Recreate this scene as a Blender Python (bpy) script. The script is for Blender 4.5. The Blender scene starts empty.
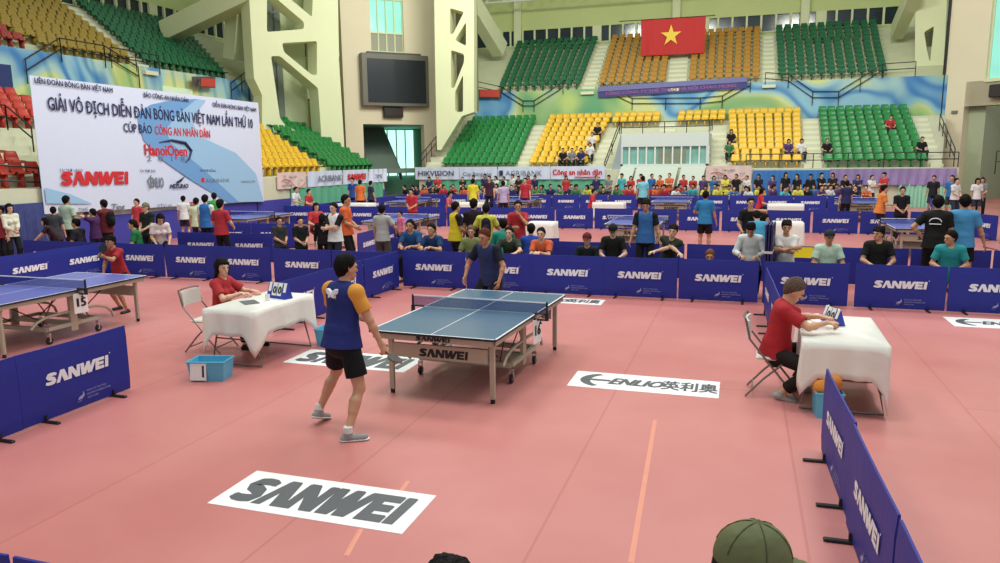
import bpy, bmesh, math, random
import numpy as np
from mathutils import Vector, Matrix
random.seed(7)
PI = math.pi
SC = bpy.context.scene
COL = SC.collection
# ---------------------------------------------------------------- camera
CF, CX, CY, CZ, CYAW, CPIT, CROL = 739.4, 3.068, -8.561, 2.647, .314, .166, -.011
def cam_axes():
    f = Vector((-math.sin(CYAW)*math.cos(CPIT), math.cos(CYAW)*math.cos(CPIT), -math.sin(CPIT)))
    r0 = Vector((math.cos(CYAW), math.sin(CYAW), 0)); u0 = r0.cross(f)
    r = math.cos(CROL)*r0 + math.sin(CROL)*u0; u = -math.sin(CROL)*r0 + math.cos(CROL)*u0
    return r, u, f
CR, CU, CFW = cam_axes()
CO = Vector((CX, CY, CZ))
def G(x, y, z=0.0):                       # where the sight line of a photograph point meets the height z
    d = CFW + (x-500)/CF*CR - (y-281.5)/CF*CU
    t = (z-CZ)/d.z
    return CO + t*d
def PX(x, y, X):
    d = CFW + (x-500)/CF*CR - (y-281.5)/CF*CU
    return CO + (X-CX)/d.x*d
def PY_(x, y, Y):
    d = CFW + (x-500)/CF*CR - (y-281.5)/CF*CU
    return CO + (Y-CY)/d.y*d
cam = bpy.data.cameras.new('camera'); co = bpy.data.objects.new('camera', cam); COL.objects.link(co)
cam.sensor_width = 36; cam.sensor_fit = 'HORIZONTAL'; cam.lens = CF/1000*36; cam.clip_end = 300; cam.clip_start = .05
m = Matrix(((CR.x, CU.x, -CFW.x), (CR.y, CU.y, -CFW.y), (CR.z, CU.z, -CFW.z))).to_4x4(); m.translation = CO
co.matrix_world = m
SC.camera = co
# ---------------------------------------------------------------- materials
def lin(c):
    o = []
    for v in c[:3]:
        v /= 255.0
        o.append(v/12.92 if v <= .04045 else ((v+.055)/1.055)**2.4)
    return (*o, 1)
MATS = {}
def M(name, c, rough=.6, metal=0, vary=.06, scale=8, bump=0, bscale=60, spec=.5, emit=0, alpha=1, trans=0):
    if name in MATS: return MATS[name]
    mt = bpy.data.materials.new(name); mt.use_nodes = True
    nt = mt.node_tree; b = nt.nodes['Principled BSDF']
    b.inputs['Roughness'].default_value = rough; b.inputs['Metallic'].default_value = metal
    b.inputs['Specular IOR Level'].default_value = spec
    col = lin(c)
    tc = nt.nodes.new('ShaderNodeTexCoord')
    if vary:
        n = nt.nodes.new('ShaderNodeTexNoise'); n.inputs['Scale'].default_value = scale; n.inputs['Detail'].default_value = 3
        nt.links.new(tc.outputs['Object'], n.inputs['Vector'])
        mx = nt.nodes.new('ShaderNodeMix'); mx.data_type = 'RGBA'
        mx.inputs['A'].default_value = tuple(min(1, v*(1-vary)) for v in col[:3])+(1,)
        mx.inputs['B'].default_value = tuple(min(1, v*(1+vary)) for v in col[:3])+(1,)
        nt.links.new(n.outputs['Fac'], mx.inputs['Factor']); nt.links.new(mx.outputs['Result'], b.inputs['Base Color'])
    else: b.inputs['Base Color'].default_value = col
    if bump:
        n2 = nt.nodes.new('ShaderNodeTexNoise'); n2.inputs['Scale'].default_value = bscale; n2.inputs['Detail'].default_value = 2
        nt.links.new(tc.outputs['Object'], n2.inputs['Vector'])
        bp = nt.nodes.new('ShaderNodeBump'); bp.inputs['Strength'].default_value = bump; bp.inputs['Distance'].default_value = .02
        nt.links.new(n2.outputs['Fac'], bp.inputs['Height']); nt.links.new(bp.outputs['Normal'], b.inputs['Normal'])
    if emit:
        b.inputs['Emission Color'].default_value = col; b.inputs['Emission Strength'].default_value = emit
    if alpha < 1: b.inputs['Alpha'].default_value = alpha
    if trans: b.inputs['Transmission Weight'].default_value = trans
    MATS[name] = mt
    return mt
def RGB(c, rough=.75, **k):                # cloth-like colour, named by its value
    g = sum(c)/3; c = tuple(int(v*.84+g*.12) for v in c)
    return M('cloth_%d_%d_%d' % tuple(c), c, rough, bump=.5, bscale=14, spec=.2, **k)
# ---------------------------------------------------------------- objects
def link(o, parent=None):
    COL.objects.link(o)
    if parent: o.parent = parent
    return o
def tag(o, label=None, cat=None, group=None, kind=None):
    if label: o['label'] = label
    if cat: o['category'] = cat
    if group: o['group'] = group
    if kind: o['kind'] = kind
    return o
def thing(name, label, cat, loc=(0, 0, 0), rz=0, group=None):
    o = bpy.data.objects.new(name, None); o.empty_display_size = .2
    COL.objects.link(o); o.location = loc; o.rotation_euler = (0, 0, rz)
    return tag(o, label, cat, group)
class MB:
    def __init__(s): s.v = []; s.f = []; s.mi = []
    def add(s, vs, fs, m=0, M4=None):
        n = len(s.v)
        s.v += [tuple(M4 @ Vector(v)) if M4 else tuple(v) for v in vs]
        s.f += [tuple(i+n for i in f) for f in fs]; s.mi += [m]*len(fs)
        return s
    def box(s, x0, x1, y0, y1, z0, z1, m=0, M4=None, ch=0):
        if ch:
            a = [(x0+ch, y0), (x1-ch, y0), (x1, y0+ch), (x1, y1-ch), (x1-ch, y1), (x0+ch, y1), (x0, y1-ch), (x0, y0+ch)]
            k = min(ch, (z1-z0)*.4); cxm, cym = (x0+x1)/2, (y0+y1)/2
            def ins(p): return (p[0]+(k if p[0] < cxm else -k)*.8, p[1]+(k if p[1] < cym else -k)*.8)
            vs = [(*ins(p), z0) for p in a]+[(*p, z0+k) for p in a]+[(*p, z1-k) for p in a]+[(*ins(p), z1) for p in a]
            fs = [tuple(range(7, -1, -1)), tuple(range(24, 32))]
            for l in range(3):
                for i in range(8): j = (i+1) % 8; fs.append((l*8+i, l*8+j, l*8+8+j, l*8+8+i))
            return s.add(vs, fs, m, M4)
        vs = [(x0, y0, z0), (x1, y0, z0), (x1, y1, z0), (x0, y1, z0), (x0, y0, z1), (x1, y0, z1), (x1, y1, z1), (x0, y1, z1)]
        return s.add(vs, [(3, 2, 1, 0), (4, 5, 6, 7), (0, 1, 5, 4), (1, 2, 6, 5), (2, 3, 7, 6), (3, 0, 4, 7)], m, M4)
    def prism(s, poly, h0, h1, m=0, M4=None):      # polygon in xy, extruded in z
        n = len(poly); a = sum(poly[i][0]*poly[(i+1) % n][1]-poly[(i+1) % n][0]*poly[i][1] for i in range(n))
        if a < 0: poly = poly[::-1]
        vs = [(*p, h0) for p in poly]+[(*p, h1) for p in poly]
        fs = [tuple(range(n-1, -1, -1)), tuple(range(n, 2*n))]+[(i, (i+1) % n, n+(i+1) % n, n+i) for i in range(n)]
        return s.add(vs, fs, m, M4)
    def tube(s, pts, r, m=0, n=8, M4=None, closed=False, flat=1):
        pts = [Vector(p) for p in pts]; k = len(pts); vs = []; up = None
        rr = r if isinstance(r, (list, tuple)) else [r]*k
        for i, p in enumerate(pts):
            if closed: t = pts[(i+1) % k]-pts[i-1]
            else: t = pts[min(i+1, k-1)]-pts[max(i-1, 0)]
            t.normalize()
            if up is None:
                up = Vector((0, 0, 1)) if abs(t.z) < .9 else Vector((1, 0, 0))
            a = t.cross(up)
            if a.length < 1e-4: a = t.cross(Vector((0, 1, 0)))
            a.normalize(); b = a.cross(t); up = b
            for j in range(n):
                w = 2*PI*j/n; vs.append(p+a*math.cos(w)*rr[i]+b*math.sin(w)*rr[i]*flat)
        fs = []
        for i in range(k if closed else k-1):
            i2 = (i+1) % k
            for j in range(n):
                j2 = (j+1) % n; fs.append((i*n+j, i*n+j2, i2*n+j2, i2*n+j))
        if not closed: fs += [tuple(range(n-1, -1, -1)), tuple(range((k-1)*n, k*n))]
        return s.add(vs, fs, m, M4)
    def lathe(s, prof, m=0, n=16, M4=None):        # (radius, z) profile round z
        vs = []; k = len(prof)
        for r, z in prof:
            for j in range(n): vs.append((r*math.cos(2*PI*j/n), r*math.sin(2*PI*j/n), z))
        fs = [(i*n+j, i*n+(j+1) % n, (i+1)*n+(j+1) % n, (i+1)*n+j) for i in range(k-1) for j in range(n)]
        fs += [tuple(range(n-1, -1, -1)), tuple(range((k-1)*n, k*n))]
        return s.add(vs, fs, m, M4)
    def mesh(s, name, mats, smooth=False):
        me = bpy.data.meshes.new(name); me.from_pydata(s.v, [], s.f)
        for mm in (mats if isinstance(mats, (list, tuple)) else [mats]): me.materials.append(mm)
        me.polygons.foreach_set('material_index', s.mi)
        if smooth: me.polygons.foreach_set('use_smooth', [True]*len(me.polygons))
        me.update(); return me
    def build(s, name, mats, parent=None, smooth=False):
        o = bpy.data.objects.new(name, s.mesh(name, mats, smooth))
        if smooth:
            try:
                md = o.modifiers.new('n', 'EDGE_SPLIT'); md.split_angle = math.radians(40)
            except Exception: pass
        return link(o, parent)
def inst(me, name, parent=None, loc=(0, 0, 0), rz=0):
    o = bpy.data.objects.new(name, me); o.location = loc; o.rotation_euler = (0, 0, rz); return link(o, parent)
def clone(root, loc, rz=None, label=None, group=None):
    c = root.copy(); COL.objects.link(c); c.location = loc
    if rz is not None: c.rotation_euler = (0, 0, rz)
    if label: c['label'] = label
    if group: c['group'] = group
    KID = CHILD.get(root.name)
    if KID is None: KID = CHILD[root.name] = [(k, list(k.children)) for k in root.children]
    for ch, subs in KID:
        d = ch.copy(); COL.objects.link(d); d.parent = c
        for g in subs:
            e = g.copy(); COL.objects.link(e); e.parent = d
    return c
CHILD = {}
def struct(name, mb, mats, smooth=False):
    o = mb.build(name, mats, None, smooth); o['kind'] = 'structure'; return o
# ---------------------------------------------------------------- lettering
_TX = {}
def text_geo(s):
    if s in _TX: return _TX[s]
    cu = bpy.data.curves.new('t', 'FONT'); cu.body = s; cu.size = 1; cu.resolution_u = 2; cu.fill_mode = 'FRONT'
    o = bpy.data.objects.new('t', cu); COL.objects.link(o)
    dg = bpy.context.evaluated_depsgraph_get(); me = o.evaluated_get(dg).to_mesh()
    v = [(p.co.x, p.co.y) for p in me.vertices]; f = [tuple(p.vertices) for p in me.polygons]
    bpy.data.objects.remove(o); bpy.data.curves.remove(cu)
    if v:
        x0 = min(p[0] for p in v); x1 = max(p[0] for p in v)
    else: x0, x1 = 0, 1
    _TX[s] = ([(a-x0, b) for a, b in v], f, x1-x0)
    return _TX[s]
def put_text(mb, s, x, y, h, m, M4, width=None, shear=0, center=False, bold=0):
    """letters of cap height h with their base line starting at (x, y) in the xy plane of M4"""
    bars = [i for i, c in enumerate(s) if c == 'Đ']; s = s.replace('Đ', 'D')
    v, f, w = text_geo(s); k = h/.72; kx = k if not width else width/max(w, 1e-6)
    if center: x -= w*kx/2
    for q, (dx, dy) in enumerate([(0, 0)] if not bold else [(0, 0), (bold*h, 0), (bold*h/2, bold*h/2)]):
        mb.add([(x+a*kx+b*k*shear+dx, y+b*k+dy, q*.001) for a, b in v], f, m, M4)
    for i in bars:
        a = (text_geo(s[:i]+'D')[2]-text_geo('D')[2])*kx if i else 0
        mb.add([(x+a-.08*kx, y+h*.45, .003), (x+a+.3*kx, y+h*.45, .003), (x+a+.3*kx, y+h*.58, .003), (x+a-.08*kx, y+h*.58, .003)], [(0, 1, 2, 3)], m, M4)
def logo_polys():
    """the heavy slanted six-letter word mark, height 1"""
    L = []
    # S : two hooked bowls
    c = [(1.16, .80), (.95, .86), (.62, .86), (.36, .82), (.27, .70), (.36, .60), (.62, .53), (.86, .44), (.93, .30), (.82, .17), (.55, .13), (.25, .14), (.03, .20)]
    wd = [.10, .13, .15, .16, .17, .17, .17, .17, .17, .16, .15, .13, .10]; up, dn = [], []
    for i, (a, b) in enumerate(c):
        p, q = Vector(c[max(i-1, 0)]), Vector(c[min(i+1, len(c)-1)]); t = (q-p).normalized(); n = Vector((-t.y, t.x)); up.append((a+n.x*wd[i]*1.05, b+n.y*wd[i]*.9)); dn.append((a-n.x*wd[i]*1.05, b-n.y*wd[i]*.9))
    for i in range(len(c)-1): L.append([up[i], up[i+1], dn[i+1], dn[i]])
    x = 1.12
    L.append([(x, 0), (x+.50, 1), (x+.92, 1), (x+1.32, 0), (x+.84, 0), (x+.60, .62), (x+.32, 0)])
    x = 2.42
    L.append([(x, 0), (x+.10, 1), (x+.52, 1), (x+.95, .42), (x+1.02, 1), (x+1.34, 1), (x+1.22, 0), (x+.80, 0), (x+.36, .60), (x+.30, 0)])
    x = 3.78
    L.append([(x+.05, 1), (x+.42, 1), (x+.48, .45), (x+.78, 1), (x+1.12, 1), (x+1.16, .45), (x+1.50, 1), (x+1.86, 1), (x+1.24, 0), (x+.82, 0), (x+.80, .45), (x+.55, 0), (x+.12, 0)])
    x = 5.50
    L.append([(x, 0), (x+.12, 1), (x+1.12, 1), (x+1.09, .76), (x+.44, .76), (x+.42, .62), (x+1.0, .62), (x+.97, .38), (x+.40, .38), (x+.38, .24), (x+1.03, .24), (x+1.0, 0)])
    x = 6.66
    L.append([(x, 0), (x+.12, 1), (x+.46, 1), (x+.34, 0)])
    return L, 7.12
LOGO, LOGOW = logo_polys()
def put_logo(mb, x, y, w, h, m, M4, shear=0, t=.0):
    for p in LOGO:
        for dx, dy in ((0, 0), (.05*h, 0), (.025*h, .03*h)):
            q = [(x+a*w*.99/LOGOW+b*h*shear+dx, y+b*h*.97+dy) for a, b in p]
            mb.add([(a, b, dx*.01) for a, b in q], [tuple(range(len(q)))], m, M4)
def frame(o, xd, yd):                     # plane matrix: origin, x direction, y direction
    xd = Vector(xd).normalized(); yd = Vector(yd).normalized(); z = xd.cross(yd)
    m = Matrix(((xd.x, yd.x, z.x), (xd.y, yd.y, z.y), (xd.z, yd.z, z.z))).to_4x4(); m.translation = Vector(o); return m
# ================================================================ bodies from distance fields
def V(*a): return np.array(a, float)
def nrm(v): return v/max(np.linalg.norm(v), 1e-9)
def prim(a, b, ra, rb=None, fl=(), cut=None, k=.02, sub=False):
    return dict(a=np.array(a, float), b=np.array(b, float), ra=ra, rb=ra if rb is None else rb, fl=fl, cut=cut, k=k, sub=sub)
def sdf_mesh(prims, h, cuts=()):
    lo = np.min([np.minimum(p['a'], p['b'])-max(p['ra'], p['rb']) for p in prims if not p['sub']], 0)-2*h-.01
    hi = np.max([np.maximum(p['a'], p['b'])+max(p['ra'], p['rb']) for p in prims if not p['sub']], 0)+2*h+.01
    n = np.ceil((hi-lo)/h).astype(int)+1
    D = np.full(n, .2, np.float32)
    for p in prims:
        r = max(p['ra'], p['rb'])+.05
        i0 = np.clip(np.floor((np.minimum(p['a'], p['b'])-r-lo)/h).astype(int), 0, n); i1 = np.clip(np.ceil((np.maximum(p['a'], p['b'])+r-lo)/h).astype(int)+1, 0, n)
        if np.any(i1 <= i0): continue
        X, Y, Z = [(lo[c]+h*np.arange(i0[c], i1[c])).astype(np.float32) for c in range(3)]
        q = [X[:, None, None]-p['a'][0], Y[None, :, None]-p['a'][1], Z[None, None, :]-p['a'][2]]
        ab = p['b']-p['a']; L2 = max(float(ab@ab), 1e-9)
        t = np.clip((q[0]*ab[0]+q[1]*ab[1]+q[2]*ab[2])/L2, 0, 1)
        e = [q[c]-t*ab[c] for c in range(3)]
        d2 = e[0]**2+e[1]**2+e[2]**2
        for ax, kf in p['fl']:
            c = e[0]*ax[0]+e[1]*ax[1]+e[2]*ax[2]; d2 = d2+(kf*kf-1)*c*c
        d = np.sqrt(d2)-(p['ra']+(p['rb']-p['ra'])*t)
        if p['cut'] is not None:
            for cp, cd in (p['cut'] if isinstance(p['cut'], list) else [p['cut']]):
                d = np.maximum(d, (X[:, None, None]-cp[0])*cd[0]+(Y[None, :, None]-cp[1])*cd[1]+(Z[None, None, :]-cp[2])*cd[2])
        s = tuple(slice(i0[c], i1[c]) for c in range(3)); O = D[s]; k = p['k']
        if p['sub']:
            D[s] = np.maximum(O, -d)
        else:
            hh = np.clip(.5+.5*(O-d)/k, 0, 1); D[s] = O+(d-O)*hh-k*hh*(1-hh)
    if cuts:
        X, Y, Z = [(lo[c]+h*np.arange(n[c])).astype(np.float32) for c in range(3)]
        for cp, cd in cuts:
            D = np.maximum(D, (X[:, None, None]-cp[0])*cd[0]+(Y[None, :, None]-cp[1])*cd[1]+(Z[None, None, :]-cp[2])*cd[2])
    D[0] = D[-1] = .1; D[:, 0] = D[:, -1] = .1; D[:, :, 0] = D[:, :, -1] = .1
    # surface nets
    ins = D < 0
    c8 = [ins[i:n[0]-1+i, j:n[1]-1+j, k:n[2]-1+k] for i in (0, 1) for j in (0, 1) for k in (0, 1)]
    sm = sum(c.astype(np.int8) for c in c8); act = (sm > 0) & (sm < 8)
    idx = np.argwhere(act)
    if len(idx) == 0: return np.zeros((0, 3)), np.zeros((0, 4), int)
    vid = np.full(act.shape, -1, np.int64); vid[act] = np.arange(len(idx))
    corners = [(i, j, k) for i in (0, 1) for j in (0, 1) for k in (0, 1)]
    val = np.stack([D[idx[:, 0]+i, idx[:, 1]+j, idx[:, 2]+k] for i, j, k in corners], 1)
    acc = np.zeros((len(idx), 3)); cnt = np.zeros(len(idx))
    for a in range(8):
        for b in range(a+1, 8):
            if sum(abs(corners[a][c]-corners[b][c]) for c in range(3)) != 1: continue
            cr = (val[:, a] < 0) != (val[:, b] < 0)
            t = np.where(cr, val[:, a]/np.where(cr, val[:, a]-val[:, b], 1), 0)
            pt = np.array(corners[a])[None]+t[:, None]*(np.array(corners[b])-np.array(corners[a]))[None]
            acc += pt*cr[:, None]; cnt += cr
    P = lo+h*(idx+acc/cnt[:, None])
    quads = []
    for ax in range(3):
        o1, o2 = (ax+1) % 3, (ax+2) % 3
        sl = [slice(1, -1)]*3; sl[ax] = slice(0, -1)
        s2 = list(sl); s2[ax] = slice(1, None)
        A = ins[tuple(sl)]; B = ins[tuple(s2)]
        ch = np.argwhere(A != B)
        off = np.array([1, 1, 1]); off[ax] = 0
        g = ch+off
        def cell(d1, d2):
            c = g.copy(); c[:, o1] -= d1; c[:, o2] -= d2; return vid[c[:, 0], c[:, 1], c[:, 2]]
        q = np.stack([cell(1, 1), cell(0, 1), cell(0, 0), cell(1, 0)], 1)
        fl = A[ch[:, 0], ch[:, 1], ch[:, 2]]
        q[~fl] = q[~fl][:, ::-1]
        quads.append(q)
    Q = np.concatenate(quads)
    Q = Q[(Q >= 0).all(1)]
    return P, Q
def np_mesh(name, P, Q, mat, smooth=True):
    me = bpy.data.meshes.new(name)
    me.vertices.add(len(P)); me.vertices.foreach_set('co', np.asarray(P, np.float32).ravel())
    me.loops.add(len(Q)*4); me.loops.foreach_set('vertex_index', Q.astype(np.int32).ravel())
    me.polygons.add(len(Q)); me.polygons.foreach_set('loop_start', np.arange(0, len(Q)*4, 4, dtype=np.int32))
    me.polygons.foreach_set('loop_total', np.full(len(Q), 4, np.int32))
    if smooth: me.polygons.foreach_set('use_smooth', np.ones(len(Q), bool))
    me.materials.append(mat); me.update(calc_edges=True); me.validate(); return me
def ik(a, t, l1, l2, pole):
    d = t-a; L = np.linalg.norm(d); 
    if L > (l1+l2)*.998: t = a+d/L*(l1+l2)*.998; d = t-a; L = np.linalg.norm(d)
    if L < abs(l1-l2)+.02: L = abs(l1-l2)+.02
    u = nrm(d); p = nrm(pole-u*(pole@u)); x = (l1*l1-l2*l2+L*L)/(2*L); y = math.sqrt(max(l1*l1-x*x, 0))
    return a+u*x+p*y, t
def rotv(v, ax, an):
    ax = nrm(ax); return v*math.cos(an)+np.cross(ax, v)*math.sin(an)+ax*(ax@v)*(1-math.cos(an))
def skeleton(p):
    """p: pose dict in body space (x right, y ahead, z up) for a 1.72 m adult"""
    S = {}
    P = V(*p.get('pelvis', (0, 0, .93)))
    R_, F_, T_ = V(1, 0, 0), V(0, 1, 0), V(0, 0, 1)
    ln, sd, tw = p.get('lean', 0), p.get('side', 0), p.get('twist', 0)
    py = p.get('pyaw', 0)
    R_, F_ = rotv(R_, T_, py), rotv(F_, T_, py)
    Rp, Fp = R_.copy(), F_.copy()
    T_ = rotv(T_, R_, -ln); F_ = rotv(F_, R_, -ln)
    T_ = rotv(T_, F_, sd); R_ = rotv(R_, F_, sd)
    S['P'] = P; S['Rp'] = Rp; S['Fp'] = Fp
    R_ = rotv(R_, T_, tw); F_ = rotv(F_, T_, tw)
    S['T'] = T_; S['R'] = R_; S['F'] = F_
    w = p.get('sw', .160)
    nb = P+T_*.51+F_*.01; S['nb'] = nb
    S['sh'] = [P+T_*.455-R_*w, P+T_*.455+R_*w]
    hu = rotv(nrm(T_*.5+V(0, 0, 1)*.5), R_, -p.get('nod', 0)); hy = p.get('look', 0)
    hf = rotv(rotv(F_, R_, ln*.5-p.get('nod', 0)), hu, hy); hf = nrm(hf-hu*(hf@hu)); hr = np.cross(hf, hu)
    S['hu'], S['hf'], S['hr'] = hu, hf, hr
    S['hc'] = nb+nrm(T_*.4+hu*.6)*.155+hf*.025
    S['hip'] = [P-Rp*.09+V(0, 0, -.02), P+Rp*.09+V(0, 0, -.02)]
    S['el'] = []; S['wr'] = []; S['kn'] = []; S['an'] = []
    dh = [(-.24, .06, .86), (.24, .06, .86)]
    hd = p.get('hands', dh); ep = p.get('elbow', [(-.6, -.7, -.3), (.6, -.7, -.3)])
    for i in (0, 1):
        e, w_ = ik(S['sh'][i], V(*hd[i]), .285, .25, V(*ep[i])); S['el'].append(e); S['wr'].append(w_)
    ft = p.get('feet', [(-.11, 0, .08), (.11, 0, .08)]); kp = p.get('knee', [(-.1, 1, 0), (.1, 1, 0)])
    for i in (0, 1):
        e, w_ = ik(S['hip'][i], V(*ft[i]), .43, .42, V(*kp[i])); S['kn'].append(e); S['an'].append(w_)
    fd = p.get('fdir', [(-.15, 1, 0), (.15, 1, 0)])
    S['fd'] = [nrm(V(*fd[i])) for i in (0, 1)]
    S['hdir'] = p.get('hdir', [None, None]); S['palm'] = p.get('palm', [None, None]); S['curl'] = p.get('curl', [.35, .35])
    return S
def hand_prims(S, i, det):
    wr = S['wr'][i]; d = nrm(wr-S['el'][i]); 
    if S['hdir'][i] is not None: d = nrm(V(*S['hdir'][i]))
    n = V(*S['palm'][i]) if S['palm'][i] is not None else S['R']*(1 if i == 0 else -1)
    n = nrm(n-d*(n@d)); s = np.cross(d, n)*(1 if i == 0 else -1)   # s: towards the thumb side
    if (s@S['F']) < -.2 and S['palm'][i] is None: s = -s
    out = [prim(wr-d*.01, wr+d*.075, .036, .040, [(n, 2.3)], k=.012)]
    c = S['curl'][i]
    for q, L in enumerate((.072, .08, .074, .058)):
        o = wr+d*.078+s*(.030-.020*q)
        d1 = rotv(d, s, 0)*math.cos(c)+n*math.sin(c); d2 = d*math.cos(c*2.3)+n*math.sin(c*2.3)
        m_ = o+d1*L*.52; r = .0088 if q < 3 else .0078
        out += [prim(o-d*.01, m_, r+.001, r, k=.004), prim(m_, m_+d2*L*.48, r, r*.85, k=.004)]
    o = wr+d*.022+s*.03; t1 = nrm(d*.6+s*.75+n*.25); m_ = o+t1*.04
    out += [prim(o, m_, .013, .0105, k=.008), prim(m_, m_+nrm(d*.8+s*.25+n*.4)*.032, .0105, .009, k=.004)]
    return out
def body_prims(S, b=1.0, female=False, legs=True):
    P, T, R, F, Rp, Fp = (S[k] for k in ('P', 'T', 'R', 'F', 'Rp', 'Fp'))
    a = []
    a.append(prim(P-V(0, 0, .03)-Rp*.03, P-V(0, 0, .03)+Rp*.03, .125*b, fl=[(Fp, 1.2)]))
    a.append(prim(P+T*.02, P+T*.2, .14*b, .13*b, fl=[(Fp, 1.35)], k=.04))
    a.append(prim(P+T*.2, P+T*.36, .132*b, .152*b, fl=[(F, 1.45)], k=.04))
    a.append(prim(S['sh'][0]*.8+S['sh'][1]*.2, S['sh'][1]*.8+S['sh'][0]*.2, .068*b, k=.05))
    if female:
        for s in (-1, 1): a.append(prim(P+T*.31+F*.08+R*.07*s, P+T*.31+F*.085+R*.07*s, .06, k=.03))
    hc, hu, hf, hr = S['hc'], S['hu'], S['hf'], S['hr']
    a.append(prim(S['nb']-T*.06, hc-hu*.07-hf*.02, .060, .050, k=.035))
    a += head_prims(S)
    for i in (0, 1):
        s = -1 if i == 0 else 1
        a.append(prim(S['sh'][i], S['sh'][i], .062*b, k=.03))
        a.append(prim(S['sh'][i], S['el'][i], .050*b, .038, k=.02))
        el, wr = S['el'][i], S['wr'][i]
        a.append(prim(el, wr, .038, .024, k=.015)); mid = el*.7+wr*.3; a.append(prim(mid, mid, .041, k=.02))
        if legs:
            h, kn, an = S['hip'][i], S['kn'][i], S['an'][i]
            a.append(prim(h, kn, .088*b, .055, k=.03)); a.append(prim(kn, an, .052, .034, k=.02))
            cf = kn*.68+an*.32; back = nrm(np.cross(Rp, nrm(an-kn))); back = back if back@Fp < 0 else -back
            a.append(prim(cf+back*.018, cf*.7+an*.3+back*.01, .052, .04, k=.03))
            fd = S['fd'][i]; a.append(prim(an, an-V(0, 0, .03)+fd*.02, .036, .034, k=.02)); a.append(prim(an-V(0, 0, .045), an-V(0, 0, .05)+fd*.14, .032, .028, fl=[(V(0, 0, 1), 1.3)], k=.02))
    return a
def head_prims(S):
    hc, hu, hf, hr = S['hc'], S['hu'], S['hf'], S['hr']
    a = [prim(hc+hu*.03-hf*.012, hc+hu*.03-hf*.012, .094, fl=[(hr, 1.22), (hu, 1.02)], k=.02),
         prim(hc-hu*.035+hf*.025, hc-hu*.06+hf*.035, .062, .048, fl=[(hr, 1.02)], k=.03),
         prim(hc-hu*.092+hf*.058, hc-hu*.092+hf*.058, .024, k=.02),                       # chin
         prim(hc+hu*.005+hf*.088, hc-hu*.028+hf*.102, .010, .014, k=.012),                # nose
         prim(hc+hu*.028+hf*.078-hr*.035, hc+hu*.028+hf*.078+hr*.035, .014, k=.015),      # brow
         prim(hc-hu*.058+hf*.082-hr*.014, hc-hu*.058+hf*.082+hr*.014, .010, k=.010)]      # lips
    for s in (-1, 1):
        a.append(prim(hc+hr*.075*s+hu*.012-hf*.01, hc+hr*.079*s-hu*.02-hf*.008, .020, .015, fl=[(hr, 2.4)], k=.008))
        a.append(prim(hc+hu*.008+hf*.094+hr*.032*s, hc+hu*.008+hf*.094+hr*.032*s, .009, k=.01, sub=True))
    return a
def hair_prims(S, style, cap=False):
    hc, hu, hf, hr = S['hc'], S['hu'], S['hf'], S['hr']
    c = hc+hu*.035-hf*.014
    f1 = (c+hf*.045, nrm(hf*.75-hu*.66))      # face opening
    f2 = (hc-hu*.03, nrm(-hu*.9+hf*.35))
    if cap: return [prim(c, c, .104, fl=[(hr, 1.2), (hu, 1.0)], cut=[(c+hf*.01, hf), f2, (c+hu*.0, hu)], k=.01), prim(c-hf*.05-hu*.05, c-hu*.085-hf*.055, .050, .038, fl=[(hr, .85)], k=.03)]
    a = [prim(c, c, .107, fl=[(hr, 1.2), (hu, 1.0)], cut=[f1, f2], k=.01)]
    if style == 'short': a.append(prim(hc+hu*.0-hf*.05, hc-hu*.045-hf*.06, .055, .040, fl=[(hr, .85)], k=.03))
    if style == 'thick':
        a.append(prim(hc+hu*.0-hf*.05, hc-hu*.045-hf*.06, .058, .045, fl=[(hr, .85)], k=.03))
        a.append(prim(c+hu*.05-hr*.03-hf*.01, c+hu*.05+hr*.03+hf*.01, .058, k=.02))
        a.append(prim(c+hf*.085+hu*.035-hr*.045, c+hf*.08+hu*.04+hr*.045, .022, k=.02))
    if style == 'bald': a = [prim(c, c, .103, fl=[(hr, 1.2), (hu, 1.0)], cut=[(c-hf*.01, nrm(hf*.7+hu*.5)), f2], k=.01)]
    if style in ('long', 'bob', 'tail'):
        n = 1 if style == 'bob' else 0
        e = S['nb']-S['F']*.09-S['T']*(.02 if n else .22)
        if style == 'tail': e = S['nb']-S['F']*.12-S['T']*.1
        m_ = hc-hf*.075-hu*.06
        a.append(prim(hc-hf*.05+hu*.02, m_, .075, .062, fl=[(hr, .85)], k=.03))
        if style == 'tail': a.append(prim(m_-hf*.02, e, .035, .02, k=.02))
        else: a.append(prim(m_, e, .06, .045, fl=[(S['F'], 1.4), (S['R'], .8)], k=.03))
        for s in (-1, 1): a.append(prim(hc+hr*.075*s-hf*.005+hu*.02, hc+hr*.082*s-hu*(.085 if n else .12)-hf*.012, .026, .02, k=.02))
        a.append(prim(c+hf*.083+hu*.035-hr*.045, c+hf*.08+hu*.042+hr*.045, .020, k=.02))
    return a
def cap_prims(S, back=False):
    hc, hu, hf, hr = S['hc'], S['hu'], S['hf'], S['hr']
    c = hc+hu*.045-hf*.012; o = -1 if back else 1
    a = [prim(c, c, .108, fl=[(hr, 1.15), (hu, 1.02)], cut=[(c-hu*.015, -hu)], k=.01),
         prim(c+hf*.07*o+hu*.0, c+hf*.135*o-hu*.015, .062, .05, fl=[(nrm(hu+hf*.12*o), 8)], k=.006),
         prim(c+hu*.105, c+hu*.107, .009, k=.006)]
    return a
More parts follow.
